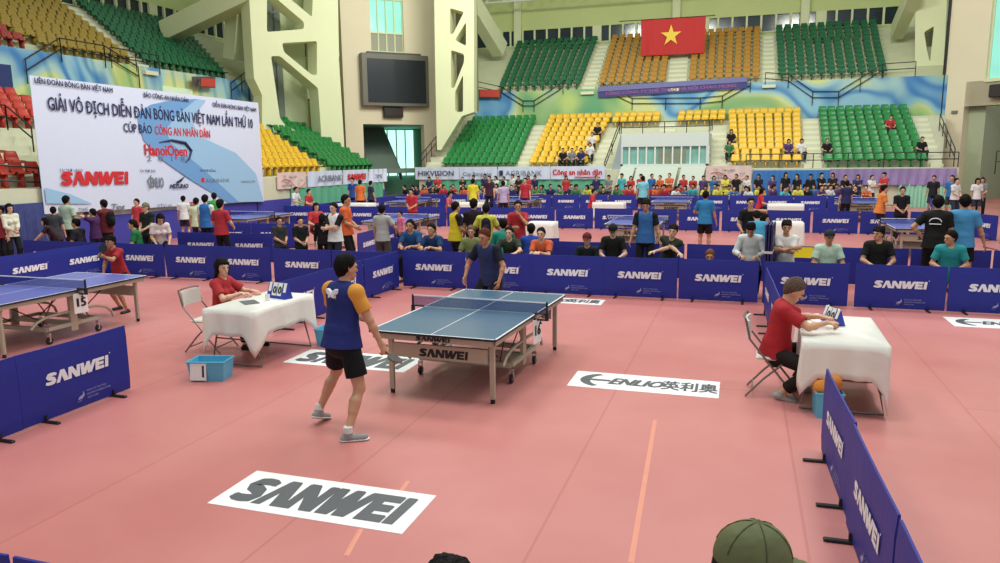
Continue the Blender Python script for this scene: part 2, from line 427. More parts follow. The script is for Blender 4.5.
def shirt_prims(S, b, sleeve, hem, fit=.014, female=False, sleeves=True, body=True, only=None):
    P, T, R, F, Rp, Fp = (S[k] for k in ('P', 'T', 'R', 'F', 'Rp', 'Fp'))
    a = []; b2 = b
    if body:
        low = P-T*hem
        if hem > 0: a.append(prim(P-T*(hem+.02), P+T*.06, .188*b2+fit, .154*b2+fit, fl=[(Fp, 1.12)], cut=(low, -T), k=.03))
        a.append(prim(P+T*.0, P+T*.2, .145*b2+fit, .140*b2+fit, fl=[(Fp, 1.32)], cut=(low, -T), k=.04))
        a.append(prim(P+T*.2, P+T*.36, .137*b2+fit, .152*b2+fit, fl=[(F, 1.4)], k=.04))
        a.append(prim(S['sh'][0]*.8+S['sh'][1]*.2, S['sh'][1]*.8+S['sh'][0]*.2, .070*b+fit, k=.05))
        a.append(prim(S['nb']-T*.05, S['nb']+T*.015, .066+fit*.5, .058, k=.02))
        if female:
            for s in (-1, 1): a.append(prim(P+T*.31+F*.08+R*.07*s, P+T*.31+F*.085+R*.07*s, .06+fit, k=.03))
    if sleeves:
        for i in ((0, 1) if only is None else (only,)):
            sh, el, wr = S['sh'][i], S['el'][i], S['wr'][i]
            if not body: a.append(prim(sh, sh, .064*b+fit*1.1, k=.01))
            else: a.append(prim(sh, sh, .062*b+fit, k=.03))
            if sleeve <= 1:
                e = sh+(el-sh)*sleeve; a.append(prim(sh, el, .054*b+fit, .050+fit*1.4, cut=(e, nrm(el-sh)), k=.02))
            else:
                a.append(prim(sh, el, .054*b+fit, .044+fit, k=.02)); a.append(prim(el, wr, .044+fit, .028+fit, cut=(el+(wr-el)*(sleeve-1), nrm(wr-el)), k=.015))
    if body:
        a.append(prim(S['nb']+T*.045+F*.03, S['nb']+T*.045+F*.05, .060, k=.01, sub=True))
    return a
def leg_prims(S, b, length, fit=.016):
    P, T, Rp, Fp = (S[k] for k in ('P', 'T', 'Rp', 'Fp')); a = []
    a.append(prim(P-V(0, 0, .03)-Rp*.03, P-V(0, 0, .03)+Rp*.03, .128*b+fit, fl=[(Fp, 1.15)], cut=(P+T*.09, T)))
    a.append(prim(P, P+T*.1, .142*b+fit*.6, .136*b+fit*.6, fl=[(Fp, 1.33)], cut=(P+T*.09, T), k=.03))
    for i in (0, 1):
        h, kn, an = S['hip'][i], S['kn'][i], S['an'][i]
        if length <= 1:
            a.append(prim(h, kn, .080*b+fit*.6, .080*b+fit*1.2, cut=(h+(kn-h)*length, nrm(kn-h)), k=.02))
        else:
            a.append(prim(h, kn, .080*b+fit*.6, .060+fit, k=.02)); a.append(prim(kn, an, .058+fit, .046+fit, cut=(kn+(an-kn)*(length-1), nrm(an-kn)), k=.02))
    return a
def shoe_prims(S, i):
    an, fd = S['an'][i], S['fd'][i]; up = nrm(V(0, 0, 1)-fd*fd[2]); a = []
    base = an-up*.058
    a.append(prim(base+fd*-.035, base+fd*.14, .042, .040, fl=[(up, 1.1)], cut=(an-up*.082, -up), k=.01))
    a.append(prim(an-up*.03, an-up*.005, .046, .044, cut=(an+up*.005, up), k=.02))
    return a
TEMPL = {}
def person_meshes(key, pose, h, b=1.0, female=False, hair='short', sleeve=.7, hem=.10, legs=.8, cap=None, fit=.014, split_sleeve=False, shoe=True, low=False):
    if key in TEMPL: return TEMPL[key]
    S = skeleton(pose); out = {}
    bp_ = body_prims(S, b, female)
    for i in (0, 1): bp_ += hand_prims(S, i, 1)
    dm = M('skin', (205, 160, 130), .55, bump=0, vary=.05)
    def mk(n, pr, cuts=(), hh=h):
        P_, Q_ = sdf_mesh(pr, hh, cuts)
        if n == 'hair' and len(P_) and not cap:
            d = P_-(S['hc']+S['hu']*.01); d /= np.linalg.norm(d, axis=1)[:, None]
            q = P_-(S['hc']+S['hu']*.06-S['hf']*.03); th = np.arctan2(q@S['hr'], q@S['hf']); up_ = q@S['hu']
            P_ = P_+d*(.0030*np.sin(th*17+up_*40)+.0022*np.sin(th*31-up_*70)+.003*np.sin(P_[:, 0]*47+P_[:, 1]*39+up_*20))[:, None]
            fr_ = np.clip((q@S['hf']-.05)/.06, 0, 1); P_ = P_-S['hu'][None]*(fr_*(.012*np.abs(np.sin(th*7+1)))-.004)[:, None]
        return np_mesh(n, P_, Q_, dm) if len(P_) else None
    out['body'] = mk('body', bp_)
    if cap: out['cap'] = mk('cap', cap_prims(S, cap == 'back'))
    if hair: out['hair'] = mk('hair', hair_prims(S, hair, bool(cap)))
    if split_sleeve:
        out['shirt'] = mk('shirt', shirt_prims(S, b, sleeve, hem, fit, female, sleeves=False))
        for i in (0, 1): out['sleeve%d' % i] = mk('sleeve', shirt_prims(S, b, sleeve, hem, fit, female, body=False, only=i))
    else: out['shirt'] = mk('shirt', shirt_prims(S, b, sleeve, hem, fit, female))
    if legs: out['trousers' if legs > 1 else 'shorts'] = mk('shorts', leg_prims(S, b, legs))
    if shoe:
        for i in (0, 1): out['shoe%d' % i] = mk('shoe', shoe_prims(S, i))
    TEMPL[key] = (out, S); return TEMPL[key]
def blob(name, mat, r=(1, 1, 1)):
    bm = bmesh.new(); bmesh.ops.create_icosphere(bm, subdivisions=2, radius=1)
    for v in bm.verts: v.co = Vector((v.co.x*r[0], v.co.y*r[1], v.co.z*r[2]))
    me = bpy.data.meshes.new(name); bm.to_mesh(me); bm.free(); me.materials.append(mat)
    me.polygons.foreach_set('use_smooth', [True]*len(me.polygons)); return me
def setmat(o, mat):
    if len(o.material_slots): o.material_slots[0].link = 'OBJECT'; o.material_slots[0].material = mat
FACE = {}
def person(label, x, y, rz, pose, H=1.70, h=.011, skin=(200, 155, 125), hairc=(20, 16, 15), shirt=(200, 200, 200), pants=(25, 25, 32), shoes=(60, 60, 65),
           group=None, face=True, key=None, z=0, sleevec=None, capc=None, cat='person', **kw):
    key = key or ('p', repr(sorted(pose.items(), key=str)), h, repr(sorted(kw.items(), key=str)), sleevec is not None)
    ms, S = person_meshes(key, pose, h, split_sleeve=sleevec is not None, **kw)
    t = thing('person', label, cat, (x, y, z), rz, group); s = H/1.72; t.scale = (s, s, s)
    sk = M('skin_%d_%d_%d' % tuple(skin), skin, .5, bump=0, vary=.05)
    hm = M('hair_%d_%d_%d' % tuple(hairc), hairc, .7, bump=.8, bscale=70, spec=.15)
    col = dict(body=sk, hair=hm, cap=RGB(capc or (40, 40, 45)), shirt=RGB(shirt), sleeve0=RGB(sleevec or shirt), sleeve1=RGB(sleevec or shirt), shorts=RGB(pants), trousers=RGB(pants), shoe0=RGB(shoes), shoe1=RGB(shoes))
    parts = {}
    for n, me in ms.items():
        if me is None: continue
        o = inst(me, {'shoe0': 'shoe', 'shoe1': 'shoe', 'sleeve0': 'sleeve', 'sleeve1': 'sleeve'}.get(n, n), t); setmat(o, col[n]); parts[n] = o
    if face:
        if not FACE:
            FACE['e'] = blob('eye', M('eye_dark', (25, 20, 20), .2), (.013, .006, .0055)); FACE['m'] = blob('mouth', M('mouth', (150, 85, 80), .5), (.021, .006, .006))
            FACE['b'] = blob('eyebrow', M('brow', (30, 25, 25), .8), (.018, .006, .0035))
        hc, hu, hf, hr = S['hc'], S['hu'], S['hf'], S['hr']
        R4 = Matrix(((hr[0], hf[0], hu[0]), (hr[1], hf[1], hu[1]), (hr[2], hf[2], hu[2]))).to_euler()
        for nm, me, dx, dy, dz in (('eye', 'e', -.032, .0855, .008), ('eye', 'e', .032, .0855, .008), ('eyebrow', 'b', -.033, .0895, .030), ('eyebrow', 'b', .033, .0895, .030), ('mouth', 'm', 0, .0925, -.058)):
            o = inst(FACE[me], nm, parts['body']); o.location = tuple(hc+hr*dx+hf*dy+hu*dz); o.rotation_euler = R4
    t['S'] = 0; del t['S']
    return t, parts, S
# ================================================================ light and hall
SC.view_settings.view_transform = 'Standard'; SC.view_settings.look = 'None'; SC.view_settings.gamma = 1; SC.view_settings.use_curve_mapping = False
SC.view_settings.exposure = .1
W = bpy.data.worlds.new('world'); SC.world = W; W.use_nodes = True
wb = W.node_tree.nodes['Background']; wb.inputs[0].default_value = (.92, 1, .96, 1); wb.inputs[1].default_value = .50
def lamp(x, y, z, e, sx, sy, c=(1, 1, .95), rot=(0, 0, 0)):
    l = bpy.data.lights.new('hall_and_fill_light', 'AREA'); l.shape = 'RECTANGLE'; l.size = sx; l.size_y = sy; l.energy = e; l.color = c
    o = bpy.data.objects.new('hall_and_fill_light', l); COL.objects.link(o); o.location = (x, y, z); o.rotation_euler = rot
for ix in (-8, 0, 8):
    for iy in (-2, 9, 20): lamp(ix, iy, 16.5, 560, 4, 4)
for lx, ly, rx, rzz in ((-2, 24, 1.25, 0), (-4, 12, 1.25, PI/2), (8, 24, 1.25, -.3), (-8, 26, 1.3, PI/4)): lamp(lx, ly, 15.5, 900, 3, 1.5, (.96, 1, .86), (rx, 0, rzz))  # added fill lamps aimed at the stands to brighten the high walls
YF, XL = 33.0, -15.85          # fronts of the end stand and of the side stand
# floor with seams and worn lighter strips
fm = M('sports_floor', (214, 130, 124), .34, vary=0, spec=.35)
nt = fm.node_tree; bs = nt.nodes['Principled BSDF']; tc = nt.nodes.new('ShaderNodeTexCoord')
n1 = nt.nodes.new('ShaderNodeTexNoise'); n1.inputs['Scale'].default_value = .35; n1.inputs['Detail'].default_value = 5
n2 = nt.nodes.new('ShaderNodeTexNoise'); n2.inputs['Scale'].default_value = 3; n2.inputs['Detail'].default_value = 6
nt.links.new(tc.outputs['Object'], n1.inputs['Vector']); nt.links.new(tc.outputs['Object'], n2.inputs['Vector'])
r1 = nt.nodes.new('ShaderNodeValToRGB'); r1.color_ramp.elements[0].position = .35; r1.color_ramp.elements[0].color = lin((190, 114, 110)); r1.color_ramp.elements[1].position = .68; r1.color_ramp.elements[1].color = lin((206, 134, 130))
nt.links.new(n1.outputs['Fac'], r1.inputs['Fac'])
bk = nt.nodes.new('ShaderNodeTexBrick'); bk.inputs['Scale'].default_value = 1; bk.inputs['Brick Width'].default_value = 40; bk.inputs['Row Height'].default_value = 1.8; bk.inputs['Mortar Size'].default_value = .012
bk.inputs['Color1'].default_value = (1, 1, 1, 1); bk.inputs['Color2'].default_value = (.97, .97, .97, 1); bk.inputs['Mortar'].default_value = (.86, .8, .78, 1)
mp = nt.nodes.new('ShaderNodeMapping'); mp.inputs['Rotation'].default_value = (0, 0, PI/2); nt.links.new(tc.outputs['Object'], mp.inputs['Vector']); nt.links.new(mp.outputs['Vector'], bk.inputs['Vector'])
mx = nt.nodes.new('ShaderNodeMix'); mx.data_type = 'RGBA'; mx.blend_type = 'MULTIPLY'; mx.inputs['Factor'].default_value = 1
nt.links.new(r1.outputs['Color'], mx.inputs['A']); nt.links.new(bk.outputs['Color'], mx.inputs['B']); nt.links.new(mx.outputs['Result'], bs.inputs['Base Color'])
mr = nt.nodes.new('ShaderNodeMapRange'); mr.inputs['To Min'].default_value = .3; mr.inputs['To Max'].default_value = .5; nt.links.new(n2.outputs['Fac'], mr.inputs['Value']); nt.links.new(mr.outputs['Result'], bs.inputs['Roughness'])
struct('floor', MB().box(-40, 26, -14, 62, -.2, 0), fm)
concrete = M('stand_concrete', (205, 205, 180), .8, vary=.1, scale=1.5); conc2 = M('stand_concrete_shaded', (196, 198, 166), .8, vary=.1, scale=1.5)  # upper concrete: dimness and green cast of the upper tiers put into its colour
beige = M('beige_wall', (232, 220, 192), .8, vary=.05, scale=.6); green_lit_wall = M('wall_with_green_bounce', (204, 214, 150), .8, vary=.06, scale=.5)  # green reflected light is put into the high wall colour
cream = M('cream_frame', (222, 226, 186), .8, vary=.05, scale=.7)
dark_glass = M('dark_glass', (38, 52, 62), .12, vary=.2, scale=1); white_paint = M('white_paint', (225, 228, 222), .6, vary=.04)
steel_dark = M('dark_rail', (42, 44, 48), .4, .3, vary=.1); blue_wall = M('blue_wall', (62, 62, 158), .7, vary=.1, scale=1)
# mural: broad swirls of blue, pale blue, yellow and green paint
mural = M('mural_paint', (120, 170, 200), .8, vary=0)
nt = mural.node_tree; b_ = nt.nodes['Principled BSDF']; tc = nt.nodes.new('ShaderNodeTexCoord')
na = nt.nodes.new('ShaderNodeTexNoise'); na.inputs['Scale'].default_value = .16; na.inputs['Detail'].default_value = 1; na.inputs['Distortion'].default_value = 1.2
nt.links.new(tc.outputs['Object'], na.inputs['Vector'])
ra = nt.nodes.new('ShaderNodeValToRGB'); ra.color_ramp.interpolation = 'EASE'
el = ra.color_ramp.elements; el[0].position = .30; el[0].color = lin((80, 150, 205)); el[1].position = .72; el[1].color = lin((130, 185, 130))
for p_, c_ in ((.40, (150, 195, 215)), (.46, (90, 145, 195)), (.52, (170, 205, 205)), (.58, (214, 218, 150)), (.64, (188, 206, 128))):
    e_ = el.new(p_); e_.color = lin(c_)
nt.links.new(na.outputs['Fac'], ra.inputs['Fac'])
wv = nt.nodes.new('ShaderNodeTexWave'); wv.wave_type = 'RINGS'; wv.inputs['Scale'].default_value = .35; wv.inputs['Distortion'].default_value = 9; wv.inputs['Detail'].default_value = 1; wv.inputs['Detail Scale'].default_value = .5
nt.links.new(tc.outputs['Object'], wv.inputs['Vector'])
rb = nt.nodes.new('ShaderNodeValToRGB'); rb.color_ramp.elements[0].position = .0; rb.color_ramp.elements[0].color = (.55, .75, .95, 1); rb.color_ramp.elements[1].position = .35; rb.color_ramp.elements[1].color = (1, 1, 1, 1)
nt.links.new(wv.outputs['Fac'], rb.inputs['Fac'])
mu = nt.nodes.new('ShaderNodeMix'); mu.data_type = 'RGBA'; mu.blend_type = 'MULTIPLY'; mu.inputs['Factor'].default_value = 1
nt.links.new(ra.outputs['Color'], mu.inputs['A']); nt.links.new(rb.outputs['Color'], mu.inputs['B']); nt.links.new(mu.outputs['Result'], b_.inputs['Base Color'])

# ---- tier surfaces: rows along the stand; k = row number
LR, LD, LZ = .31, .76, 1.95            # lower tier: rise, run, height of the first row deck
UR, UD, UZ = .36, .72, 7.05
def low_row(k): return YF+.55+k*LD, LZ+k*LR
def up_row(k): return YF+8.6+k*UD, UZ+k*UR
def lowL_row(k): return XL-.55-k*LD, LZ+k*LR
def upL_row(k): return XL-8.6-k*UD, UZ+k*UR
NL, NU = 10, 12
X0, X1 = -15.4, 14.2
def x_end(y): return min(PY_(941, 150, y).x, 14.6)
def steps(mb, n, f, a0, a1, side, zb, run):
    for k in range(n):
        y, z = f(k)
        if side == 'far': mb.box(a0, x_end(y) if a1 == X1 else a1, y-run*.6, y+run*.42, zb, z, 0)
        else: mb.box(y-run*.42, y+run*.6, a0, a1, zb, z, 0)
bm_ = MB(); steps(bm_, NL, low_row, X0, X1, 'far', 0, LD)
bm_.box(X0, 13.1, YF-.25, YF+.1, 0, LZ-.02)
struct('floor_far_lower_terrace', bm_, concrete)
bm_ = MB(); steps(bm_, NU, up_row, X0-4, X1+4, 'far', UZ-.5, UD); struct('floor_far_upper_terrace', bm_, conc2)
bm_ = MB(); bm_.box(X0-.6, 14.8, YF+8.0, YF+8.3, 0, UZ); struct('wall_far_mural', bm_, mural)
bm_ = MB(); steps(bm_, NL, lowL_row, -6, 28.6, 'left', 0, LD); bm_.box(XL-.1, XL+.2, -6, 28.6, 0, LZ-.02); struct('floor_left_lower_terrace', bm_, concrete)
bm_ = MB(); steps(bm_, NU, upL_row, -6, 36, 'left', UZ-.5, UD); struct('floor_left_upper_terrace', bm_, conc2)
bm_ = MB(); bm_.box(XL-8.3, XL-8.0, -6, 29.5, 0, UZ); struct('wall_left_mural', bm_, mural)
bm_ = MB(); bm_.box(XL+.2, XL+.24, -6, 28.6, 0, 1.0); struct('wall_left_front', bm_, blue_wall)
# band of windows and high wall above the upper tiers
YW = up_row(NU-1)[0]+1.0; ZW = up_row(NU-1)[1]+.45; XW = upL_row(NU-1)[0]-1.0
bm_ = MB(); bm_.box(X0-20, 26, YW, YW+.4, 0, ZW); bm_.box(X0-20, 26, YW, YW+.4, ZW+1.15, 22); struct('wall_far', bm_, green_lit_wall)
bm_ = MB(); bm_.box(XW-.4, XW, -14, YW+8, 0, ZW); bm_.box(XW-.4, XW, -14, YW+8, ZW+1.15, 22); struct('wall_left', bm_, green_lit_wall)
def window_band(name, a0, a1, side, pitch=1.0):
    t = MB(); g = MB(); n = int((a1-a0)/pitch)
    for i in range(n+1):
        a = a0+i*pitch; w = .07 if i % 8 else .35
        if side == 'far': t.box(a-w, a+w, YW-.04, YW+.12, ZW, ZW+1.15)
        else: t.box(XW-.12, XW+.04, a-w, a+w, ZW, ZW+1.15)
    if side == 'far': g.box(a0, a1, YW+.15, YW+.2, ZW, ZW+1.15); t.box(a0, a1, YW-.06, YW+.1, ZW-.08, ZW)
    else: g.box(XW-.2, XW-.15, a0, a1, ZW, ZW+1.15); t.box(XW-.1, XW+.06, a0, a1, ZW-.08, ZW)
    w_ = struct(name, t, cream); gl = g.build('glass', dark_glass, w_)
window_band('window_1', -24, 20, 'far'); window_band('window_2', 8, 50, 'left')
for i, x in enumerate((-14.3, -2.0, 6.9, 13.6)):
    struct('trim_%d' % (i+1), MB().box(x-.3, x+.3, YW-.5, YW, ZW-.6, 20, ch=.05), cream)
# roof edge trusses above the end stand
tr = MB(); ty, tz = YW-3.2, 14.25
for zz, yy in ((tz, ty), (tz+1.0, ty-.6), (tz+1.0, ty+.6)): tr.tube([(-16, yy, zz), (16, yy, zz)], .07, n=6)
for i in range(22):
    x = -16+i*1.5
    tr.tube([(x, ty, tz), (x+.75, ty-.6, tz+1)], .04, n=5); tr.tube([(x+.75, ty-.6, tz+1), (x+1.5, ty, tz)], .04, n=5)
    tr.tube([(x, ty, tz), (x+.75, ty+.6, tz+1)], .04, n=5)
tag(tr.build('roof_truss', white_paint), 'white tubular roof truss running above the far upper stand', 'truss')
# unseen roof dimming the upper tiers, shaped open over the courts for world light
bm_ = MB(); bm_.box(-45, 26, YW-6, YW+8, 19, 19.4); bm_.box(-45, XL-12, -14, YW-6, 19, 19.4)
struct('ceiling', bm_, green_lit_wall)
# ---- corner walls, turned 45 degrees
def wall_frame(px, dist, ang):
    d = CFW + (px-500)/CF*CR; d = Vector((d.x, d.y, 0))
    o = Vector((CO.x, CO.y, 0))+d*dist; return o, Vector((math.cos(ang), math.sin(ang), 0))
def on_wall(x, y, o, dr):                 # photograph point -> (along, height) on that vertical wall
    n = Vector((-dr.y, dr.x, 0)); d = CFW + (x-500)/CF*CR - (y-281.5)/CF*CU
    t = (o-CO).dot(n)/d.dot(n); p = CO+d*t; return (p-o).dot(dr), p.z
def wall_prism(mb, pts, o, dr, t0, t1, m=0):
    uv = [on_wall(x, y, o, dr) for x, y in pts]
    mb.prism(uv, t0, t1, m, frame(o, dr, (0, 0, 1)))   # z of the frame = outwards to the hall
    return uv
AD = math.radians(45)
wo, wd = wall_frame(390, 50, AD)
Mw = frame(wo, wd, (0, 0, 1))
def uvb(mb, x0, y0, x1, y1, o, dr, t0, t1, m=0):
    a, z1 = on_wall(x0, y0, o, dr); b, z0 = on_wall(x1, y1, o, dr); mb.box(a, b, z0, z1, t0, t1, m, frame(o, dr, (0, 0, 1)))
uL, _ = on_wall(345, 120, wo, wd); uR, _ = on_wall(434, 120, wo, wd)
wl, zt = on_wall(371.5, 52, wo, wd); wr_, _ = on_wall(404.5, 54, wo, wd)
pl, pz = on_wall(363, 124, wo, wd); pr, _ = on_wall(424, 124, wo, wd)
_, wz = on_wall(390, 52, wo, wd)
b1 = MB()
b1.box(uL, wl, pz, 22, -.6, 0, 0, Mw); b1.box(wr_, uR+3, pz, 22, -.6, 0, 0, Mw); b1.box(wl, wr_, pz, wz, -.6, 0, 0, Mw)
b1.box(uL, pl, 0, pz, -.6, 0, 0, Mw); b1.box(pr, uR+3, 0, pz, -.6, 0, 0, Mw)
struct('wall_left_corner', b1, beige)
teal_glass = M('teal_daylight_glass', (150, 225, 215), .1, vary=.15, scale=.8, emit=.32); teal = M('teal_paint', (130, 185, 160), .8, vary=.1)
wn = MB(); wn.box(wl, wr_, wz, 22, -.35, -.3, 1, Mw)
for i in range(5): a = wl+(wr_-wl)*i/4; wn.box(a-.04, a+.04, wz, 22, -.35, -.2, 0, Mw)
_, wz2 = on_wall(390, 33, wo, wd)
for zz in (wz, wz2, wz2+2.1, wz2+4): wn.box(wl, wr_, zz-.05, zz+.05, -.35, -.18, 0, Mw)
wn.box(wl, wr_, wz, wz2, -.29, -.25, 2, Mw)
struct('window_3', wn, [cream, teal_glass, M('grey_board', (165, 165, 150), .8)])
# portal behind the opening: side walls, back wall with daylight window, stairs
po = MB(); po.box(pl-1.5, pr+4.5, 0, pz+2, -7, -6.7, 0, Mw); po.box(pl-.3, pl, 0, pz, -6.8, -.6, 0, Mw); po.box(pr+3.2, pr+3.5, 0, pz, -6.8, -.6, 0, Mw); po.box(pl, pr+3.5, pz, pz+.3, -6.8, -.6, 0, Mw)
struct('wall_portal', po, teal)
pw = MB(); pw.box(pl+2.4, pl+5.9, 1.4, pz-.1, -6.7, -6.6, 0, Mw); pw.box(pl+2.4, pl+5.9, pz-.12, pz-.02, -6.6, -6.5, 1, Mw)
for i in range(6): a = pl+2.4+i*.7; pw.box(a-.04, a+.04, 1.4, pz-.1, -6.6, -6.5, 1, Mw)
struct('window_4', pw, [M('bright_teal_daylight', (170, 235, 225), .1, vary=.15, scale=.8, emit=1.6), cream])
st = MB()
for k in range(14): st.box(pl+.9, pr-1.2, 2.0+k*.24-.3, 2.0+k*.24, -1.8-k*.3, -1.5-k*.3, 0, Mw)
st.box(pl, pr, 1.7, 2.0, -1.6, -.2, 0, Mw); st.box(pl, pl+.2, 0, 1.9, -.4, .0, 0, Mw)
st.add([(pr-1.2, 1.8, -1.6), (pr-1.1, 1.8, -1.6), (pr-1.1, 5.4, -5.8), (pr-1.2, 5.4, -5.8), (pr-1.2, 1.2, -1.6), (pr-1.1, 1.2, -1.6), (pr-1.1, 4.8, -5.8), (pr-1.2, 4.8, -5.8)], [(0, 1, 2, 3), (7, 6, 5, 4), (0, 3, 7, 4), (1, 5, 6, 2), (0, 4, 5, 1), (2, 6, 7, 3)], 1, Mw)
tag(st.build('staircase', [M('stair_grey', (120, 135, 125), .8), M('stair_side', (70, 110, 110), .7)]), 'grey staircase climbing inside the teal portal under the big screen', 'staircase')
# big screen
s0, z0 = on_wall(360.5, 106.3, wo, wd); s1, z1 = on_wall(425.3, 57, wo, wd)
scr = MB(); scr.box(s0, s1, z0, z1, .05, .55, 0, Mw, ch=.05); so = scr.build('scoreboard_screen', M('screen_case', (112, 108, 100), .5, .2))
tag(so, 'big dark electronic screen in grey casing on corner wall', 'screen')
w_ = s1-s0
MB().box(s0+w_*.08, s1-w_*.05, z0+(z1-z0)*.07, z1-(z1-z0)*.1, .54, .57, 0, Mw).build('display', M('screen_black', (40, 44, 52), .25, vary=.1), so)
bk_ = MB(); bk_.box(s0+w_*.1, s0+w_*.9, z1-.03, z1+.12, .1, .4, 0, Mw, ch=.02); bk_.build('top_casing', M('screen_case2', (80, 78, 74), .5), so)
a, za = on_wall(382.5, 117.5, wo, wd); b, zb = on_wall(401.5, 107.5, wo, wd)
o_ = tag(MB().box(a, b, za, zb, .05, .35, 0, Mw, ch=.04).build('display_board', M('board_black', (34, 34, 36), .4)), 'small black display board hung below the big screen', 'display board')
MB().box(a+.1, b-.1, za+.12, zb-.12, .34, .36, 0, Mw).build('display', M('board_face', (60, 48, 46), .3), o_)
# ---- lattice frames either side of the corners
def lattice(name, label, outer, holes, o, dr, t0, t1, mat):
    """flat slab cut by rounded openings: polygon with holes, triangulated, given its real thickness"""
    from mathutils.geometry import tessellate_polygon
    def rnd(pts, r=2.2):
        out = []
        for i, p in enumerate(pts):
            a, c = Vector(pts[i-1]), Vector(pts[(i+1) % len(pts)]); p = Vector(p)
            d1, d2 = (a-p), (c-p); q1 = p+d1.normalized()*min(r, d1.length*.4); q2 = p+d2.normalized()*min(r, d2.length*.4)
            for t in (0, .33, .67, 1): out.append(tuple(q1*(1-t)**2+p*2*t*(1-t)+q2*t*t))
        return out
    loops = [[on_wall(x, y, o, dr) for x, y in outer]]+[[on_wall(x, y, o, dr) for x, y in rnd(h_)] for h_ in holes]
    tri = tessellate_polygon([[Vector((u, v, 0)) for u, v in l] for l in loops])
    flat = [p for l in loops for p in l]; n = len(flat); mb = MB(); vs = [(u, v, t0) for u, v in flat]+[(u, v, t1) for u, v in flat]
    fs = [tuple(i+n for i in t) for t in tri]+[tuple(reversed(t)) for t in tri]; b = 0
    for l in loops:
        k = len(l); fs += [(b+i, b+(i+1) % k, n+b+(i+1) % k, n+b+i) for i in range(k)]; b += k
    mb.add(vs, fs, 0, frame(o, dr, (0, 0, 1)))
    bmx = bmesh.new(); ob = mb.build(name, mat); bmx.from_mesh(ob.data); bmesh.ops.recalc_face_normals(bmx, faces=bmx.faces); bmx.to_mesh(ob.data); bmx.free()
    ob['kind'] = 'structure'
    return ob
fo, fd_ = wall_frame(300, 43, math.radians(60))
lattice('wall_left_lattice', '', [(246, -60), (337, -60), (339, 60), (345.5, 165), (330, 165), (262, 128), (262, 95), (254, 78), (251, 30)],
        [[(267, -30), (267, 32), (304, 29), (304, 22), (278, 0), (272, -30)], [(282, -30), (282, -8), (312, 17), (314, -30)], [(282, 43), (317, 41), (317, 75), (312, 75), (284, 52)], [(271, 56), (280, 56), (318, 88), (322, 145), (285, 125), (280, 118)]],
        fo, fd_, -1.1, 0, cream)
# recess seen through the lattice: teal glazed strip and dull wall
rc = MB(); uvb(rc, 262, -60, 330, 150, fo, fd_, -2.6, -2.4); struct('wall_left_recess', rc, M('recess_wall', (196, 206, 166), .8))
rc = MB(); uvb(rc, 283, -40, 296, 118, fo, fd_, -2.4, -2.35); tl = struct('window_5', rc, teal_glass)
rc = MB(); 
for x in (269, 276, 283, 290, 296): uvb(rc, x-.6, -40, x+.6, 118, fo, fd_, -2.36, -2.25)
for y in (5, 33, 75, 80, 110): uvb(rc, 268, y-.8, 296, y+.8, fo, fd_, -2.36, -2.2)
rc.build('window_frame', M('grey_frame', (110, 120, 110), .6), tl)
rc = MB(); uvb(rc, 266, -40, 283, 118, fo, fd_, -2.4, -2.36); rc.build('dark_pane', dark_glass, tl)
# great slanting beams from the lattice towards the roofs
def beam(name, p, q, w, d, mat, label=None):
    p, q = Vector(p), Vector(q); t = (q-p).normalized(); s_ = t.cross(Vector((0, 0, 1))).normalized(); u = s_.cross(t)
    mb = MB(); vs = [p+s_*a*w/2+u*b*d/2 for a, b in ((-1, -1), (1, -1), (1, 1), (-1, 1))]+[q+s_*a*w/2+u*b*d/2 for a, b in ((-1, -1), (1, -1), (1, 1), (-1, 1))]
    mb.add(vs, [(3, 2, 1, 0), (4, 5, 6, 7), (0, 1, 5, 4), (1, 2, 6, 5), (2, 3, 7, 6), (3, 0, 4, 7)]); return struct(name, mb, mat)
pA = PX(168, 32, -29); pB = PX(256, -10, -22)
beam('trim_5', pA, pB, 1.0, 1.1, cream)
pA2 = PX(238, 32, -24.5); beam('trim_6', PX(240, 60, -25), PX(246, -30, -24), 1.6, 1.0, cream)
# frame at the left end of the far stand
ro, rd = wall_frame(455, 47, math.radians(12))
lattice('wall_far_left_lattice', '', [(433.5, -60), (474, -60), (474, 112), (462, 116), (441, 150), (437, 150), (435, 60)],
        [[(450, 8), (464, 12), (453, 34), (450, 34)], [(466, 22), (466, 46), (455, 40)], [(451, 50), (464, 54), (464, 62), (454, 88), (451, 88)], [(463, 75), (463, 112), (455, 112), (455, 92)]],
        ro, rd, -1.3, 0, cream)
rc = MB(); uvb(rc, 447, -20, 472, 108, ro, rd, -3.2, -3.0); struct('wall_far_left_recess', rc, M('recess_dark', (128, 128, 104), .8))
pA = PY_(500, 50, YW-4); pB = PY_(462, -12, YW-9); beam('trim_7', pA, pB, .9, 1.2, cream)
# frame and corner wall at the right
qo, qd = wall_frame(925, 46, math.radians(-14))
lattice('wall_far_right_lattice', '', [(916, -60), (950, -60), (944, 60), (934, 164), (924, 164), (924, 105), (915, 100), (915, 40)],
        [[(924, 32), (934, 26), (930, 62), (927, 50)], [(928, 72), (929, 102), (923.8, 104), (926, 88)]],
        qo, qd, -1.3, 0, cream)
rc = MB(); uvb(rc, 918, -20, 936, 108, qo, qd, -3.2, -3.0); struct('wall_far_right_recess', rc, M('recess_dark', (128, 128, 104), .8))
pA = PY_(897, 32, YW-4); pB = PY_(916, -12, YW-9); beam('trim_8', pA, pB, .7, 1.0, cream)
ko, kd = wall_frame(960, 43, math.radians(-38))
b2 = MB(); Mk = frame(ko, kd, (0, 0, 1))
a0, _ = on_wall(941, 120, ko, kd); _, kz = on_wall(975, 106, ko, kd); a1, _ = on_wall(962, 130, ko, kd); a2, _ = on_wall(987, 60, ko, kd); _, kw = on_wall(990, 80, ko, kd)
